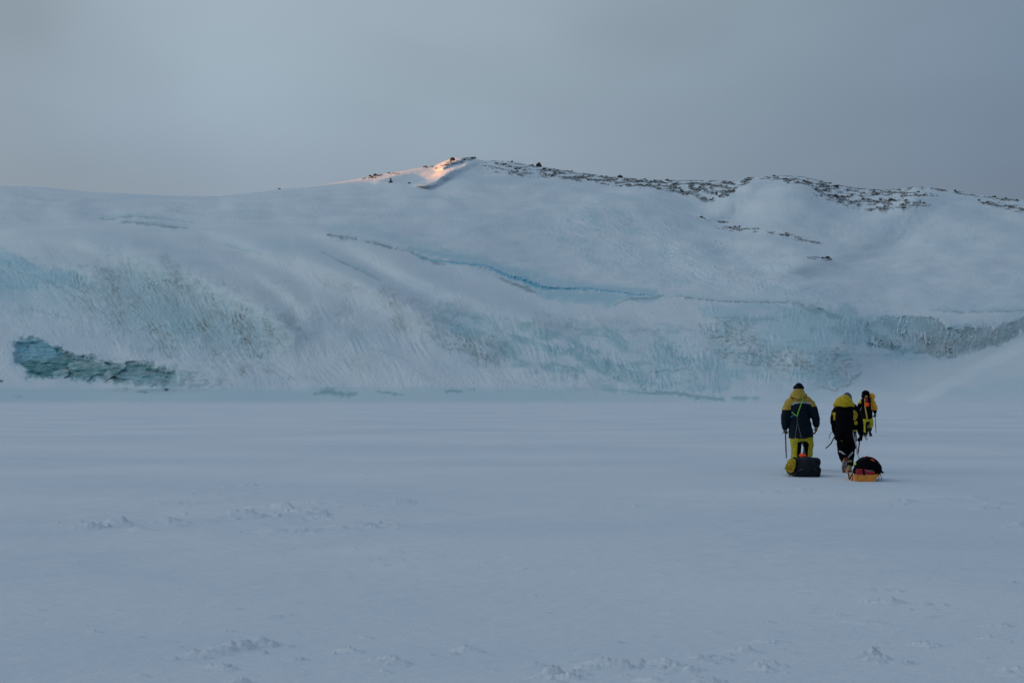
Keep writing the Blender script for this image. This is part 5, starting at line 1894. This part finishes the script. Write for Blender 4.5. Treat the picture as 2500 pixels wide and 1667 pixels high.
mb.strap([Vector((-.052, -.048, .052)), Vector((-.038, -.050, 0)), Vector((-.026, -.048, -.055))], .032, .008)
mb.build('strap', M['black'], pouch, smooth=False)
mb = MB()
for k2 in range(5):
    mb.tube([(Vector((.012 + .024 * k2, -.040, .022 + .004 * (k2 % 2))), .005, .004), (Vector((.028 + .024 * k2, -.041, .026 - .006 * (k2 % 2))), .005, .004)], 6)
mb.build('seam_highlight', M['cord_pale'], pouch)

# ------------------------------------------------------------------ person three: far, amber jacket
org3, Q = frame_at(56.0, 2117)
per3 = empty('person', org3, 'most distant walker, in an amber and black jacket and yellow trousers', 'person', 'people walking across the snow')
J = dict(head=Q(1262, 292, .12), neck=Q(1262, 335, .08), chest=Q(1272, 400, .05), waist=Q(1275, 500, .02), hips=Q(1280, 590, 0),
         sh_l=Q(1215, 385, .05), el_l=Q(1178, 460, .10), wr_l=Q(1192, 520, .25), sh_r=Q(1340, 380, .05), el_r=Q(1378, 460, .0), wr_r=Q(1386, 530, .05),
         hip_l=Q(1252, 600, 0), kn_l=Q(1258, 705, .02), an_l=Q(1262, 805, -.04), hip_r=Q(1312, 600, 0), kn_r=Q(1325, 690, .22), an_r=Q(1312, 775, .02),
         toe_l=Q(1266, 822, .12), toe_r=Q(1325, 812, .05))
body_mesh(per3, J)
mb = MB()
mb.tube([(Q(1255, 590), .125, .14), (Q(1252, 650), .115, .125), (Q(1254, 710, .02), .095, .105), (Q(1260, 770, -.01), .078, .09), (Q(1264, 805, -.03), .075, .085)], 16)
mb.tube([(Q(1310, 590), .125, .14), (Q(1322, 645, .10), .115, .125), (Q(1328, 690, .20), .095, .105), (Q(1320, 730, .12), .080, .09), (Q(1316, 755, .06), .075, .085)], 16)
mb.ell(Q(1282, 605), (.195, .15, .13))


def cls(c):
    zx = 1281 + c.x * 335
    zy = 832 - c.z * 335
    if zy < 640:
        return 0
    if zy > 722 and zx > 1290:
        return 1
    if zy > 782:
        return 1
    if zx < 1285:
        return 0 if zx < 1251 else 1
    return 1 if zx < 1312 else 0


mb.build('trousers', [M['yellow_green'], M['black']], per3, voxel=0.018, relax=1, wrinkle=0.012, classify=cls, wscale=7)
mb = MB()
mb.tube([(Q(1264, 335, .08), .10, .09), (Q(1268, 360, .07), .19, .13), (Q(1272, 410, .05), .225, .16), (Q(1276, 480, .03), .215, .17), (Q(1278, 550, 0), .215, .17), (Q(1278, 598, 0), .215, .17)], 20)
mb.tube([(Q(1218, 372, .05), .09, .1), (Q(1192, 410, .06), .09, .10), (Q(1180, 455, .10), .085, .09), (Q(1186, 490, .16), .072, .075), (Q(1192, 512, .22), .06, .06)], 14)
mb.tube([(Q(1330, 365, .05), .10, .11), (Q(1360, 400, .03), .105, .11), (Q(1375, 445, .01), .098, .105), (Q(1382, 475, .0), .105, .105), (Q(1384, 500, .02), .075, .08), (Q(1386, 528, .04), .056, .06)], 14)


def cls(c):
    zx = 1281 + c.x * 335
    zy = 832 - c.z * 335
    if zx > 1322:
        return 0 if zy < 488 else 1
    if zx < 1200:
        return 2 if zy < 402 else 1
    return 1


mb.build('jacket', [M['orange'], M['black'], M['yellow']], per3, voxel=0.016, relax=2, wrinkle=0.014, classify=cls, wscale=7)
mb = MB()
mb.tube([(Q(1332, 280, .05), .055, .07), (Q(1352, 300, .02), .095, .10), (Q(1355, 325, .02), .09, .09), (Q(1340, 345, .05), .08, .08)], 14)
mb.build('hood', M['orange'], per3, voxel=.014, relax=1, wrinkle=.012)
mb = MB()
mb.ell(Q(1262, 272, .08), (.150, .16, .125))
mb.tube([(Q(1262, 300, .08), .165, .16), (Q(1262, 318, .06), .165, .15)], 18)
mb.build('fur_hat', M['black'], per3, voxel=.014, relax=2, wrinkle=.008, wscale=18)
hand('glove', Q(1386, 532, .05), Vector((.03, .1, -1)), Vector((-1, .2, 0)), M['glove'], per3, fist=True, s=1.5)
hand('glove', Q(1192, 518, .24), Vector((.05, .6, -1)), Vector((1, .2, 0)), M['black'], per3, fist=True, s=1.2)
boot('boot', J['an_l'], Vector((-.05, 1, -.03)), M['boot_dark'], per3)
boot('boot', Q(1310, 770, .0), Vector((.32, .25, -1)), M['boot'], per3, s=1.05)
W3 = lambda *a: org3 + Q(*a)
ko = W3(1270, 450, -.18)
rk = empty('backpack', ko, 'slim black backpack with orange gear on the back of the most distant person', 'backpack', 'backpacks worn by the people')
KQ = lambda *a: W3(*a) - ko
mb = MB()
mb.tube([(KQ(1268, 318, -.06), .13, .09), (KQ(1268, 350, -.13), .18, .13), (KQ(1270, 430, -.17), .185, .15), (KQ(1276, 520, -.18), .185, .15), (KQ(1278, 575, -.15), .17, .12)], 16)
mb.build('pack_body', M['black'], rk, voxel=.016, relax=2, wrinkle=.008)
mb = MB()
mb.ell(KQ(1272, 312, -.17), (.055, .05, .035))
mb.build('mesh_pocket', M['yellow_soft'], rk)
mb = MB()
mb.ell(KQ(1272, 362, -.30), (.062, .05, .060), pw=2.6)
mb.ell(KQ(1272, 345, -.27), (.05, .05, .05))
mb.build('helmet', M['red'], rk, voxel=.012)
mb = MB()
mb.ell(KQ(1279, 418, -.34), (.094, .07, .085), pw=2.4)
mb.build('helmet', M['orange_red'], rk)
mb = MB()
rope(mb, [KQ(1254, 395, -.34), KQ(1252, 440, -.36), KQ(1262, 520, -.36), KQ(1276, 590, -.34), KQ(1290, 640, -.28)], .014, n=5)
rope(mb, [KQ(1250, 400, -.34), KQ(1258, 460, -.37), KQ(1272, 520, -.37), KQ(1284, 590, -.34), KQ(1288, 636, -.28)], .014, n=5)
rope(mb, [KQ(1254, 395, -.34), KQ(1246, 350, -.28), KQ(1252, 325, -.2)], .012, n=5)
mb.build('rope', M['rope'], rk)
mb = MB()
mb.strap([KQ(1222, 432, -.1), KQ(1200, 470, -.05), KQ(1190, 500, -.02)], .022)
mb.build('strap', M['grey'], rk, smooth=False)
ice_axe('ice_axe', W3(1387, 565, .10), W3(1399, 800, .15), 'long ice axe with a dark red shaft held by the most distant person', M['axe_red'], 'ice axes carried by the people')
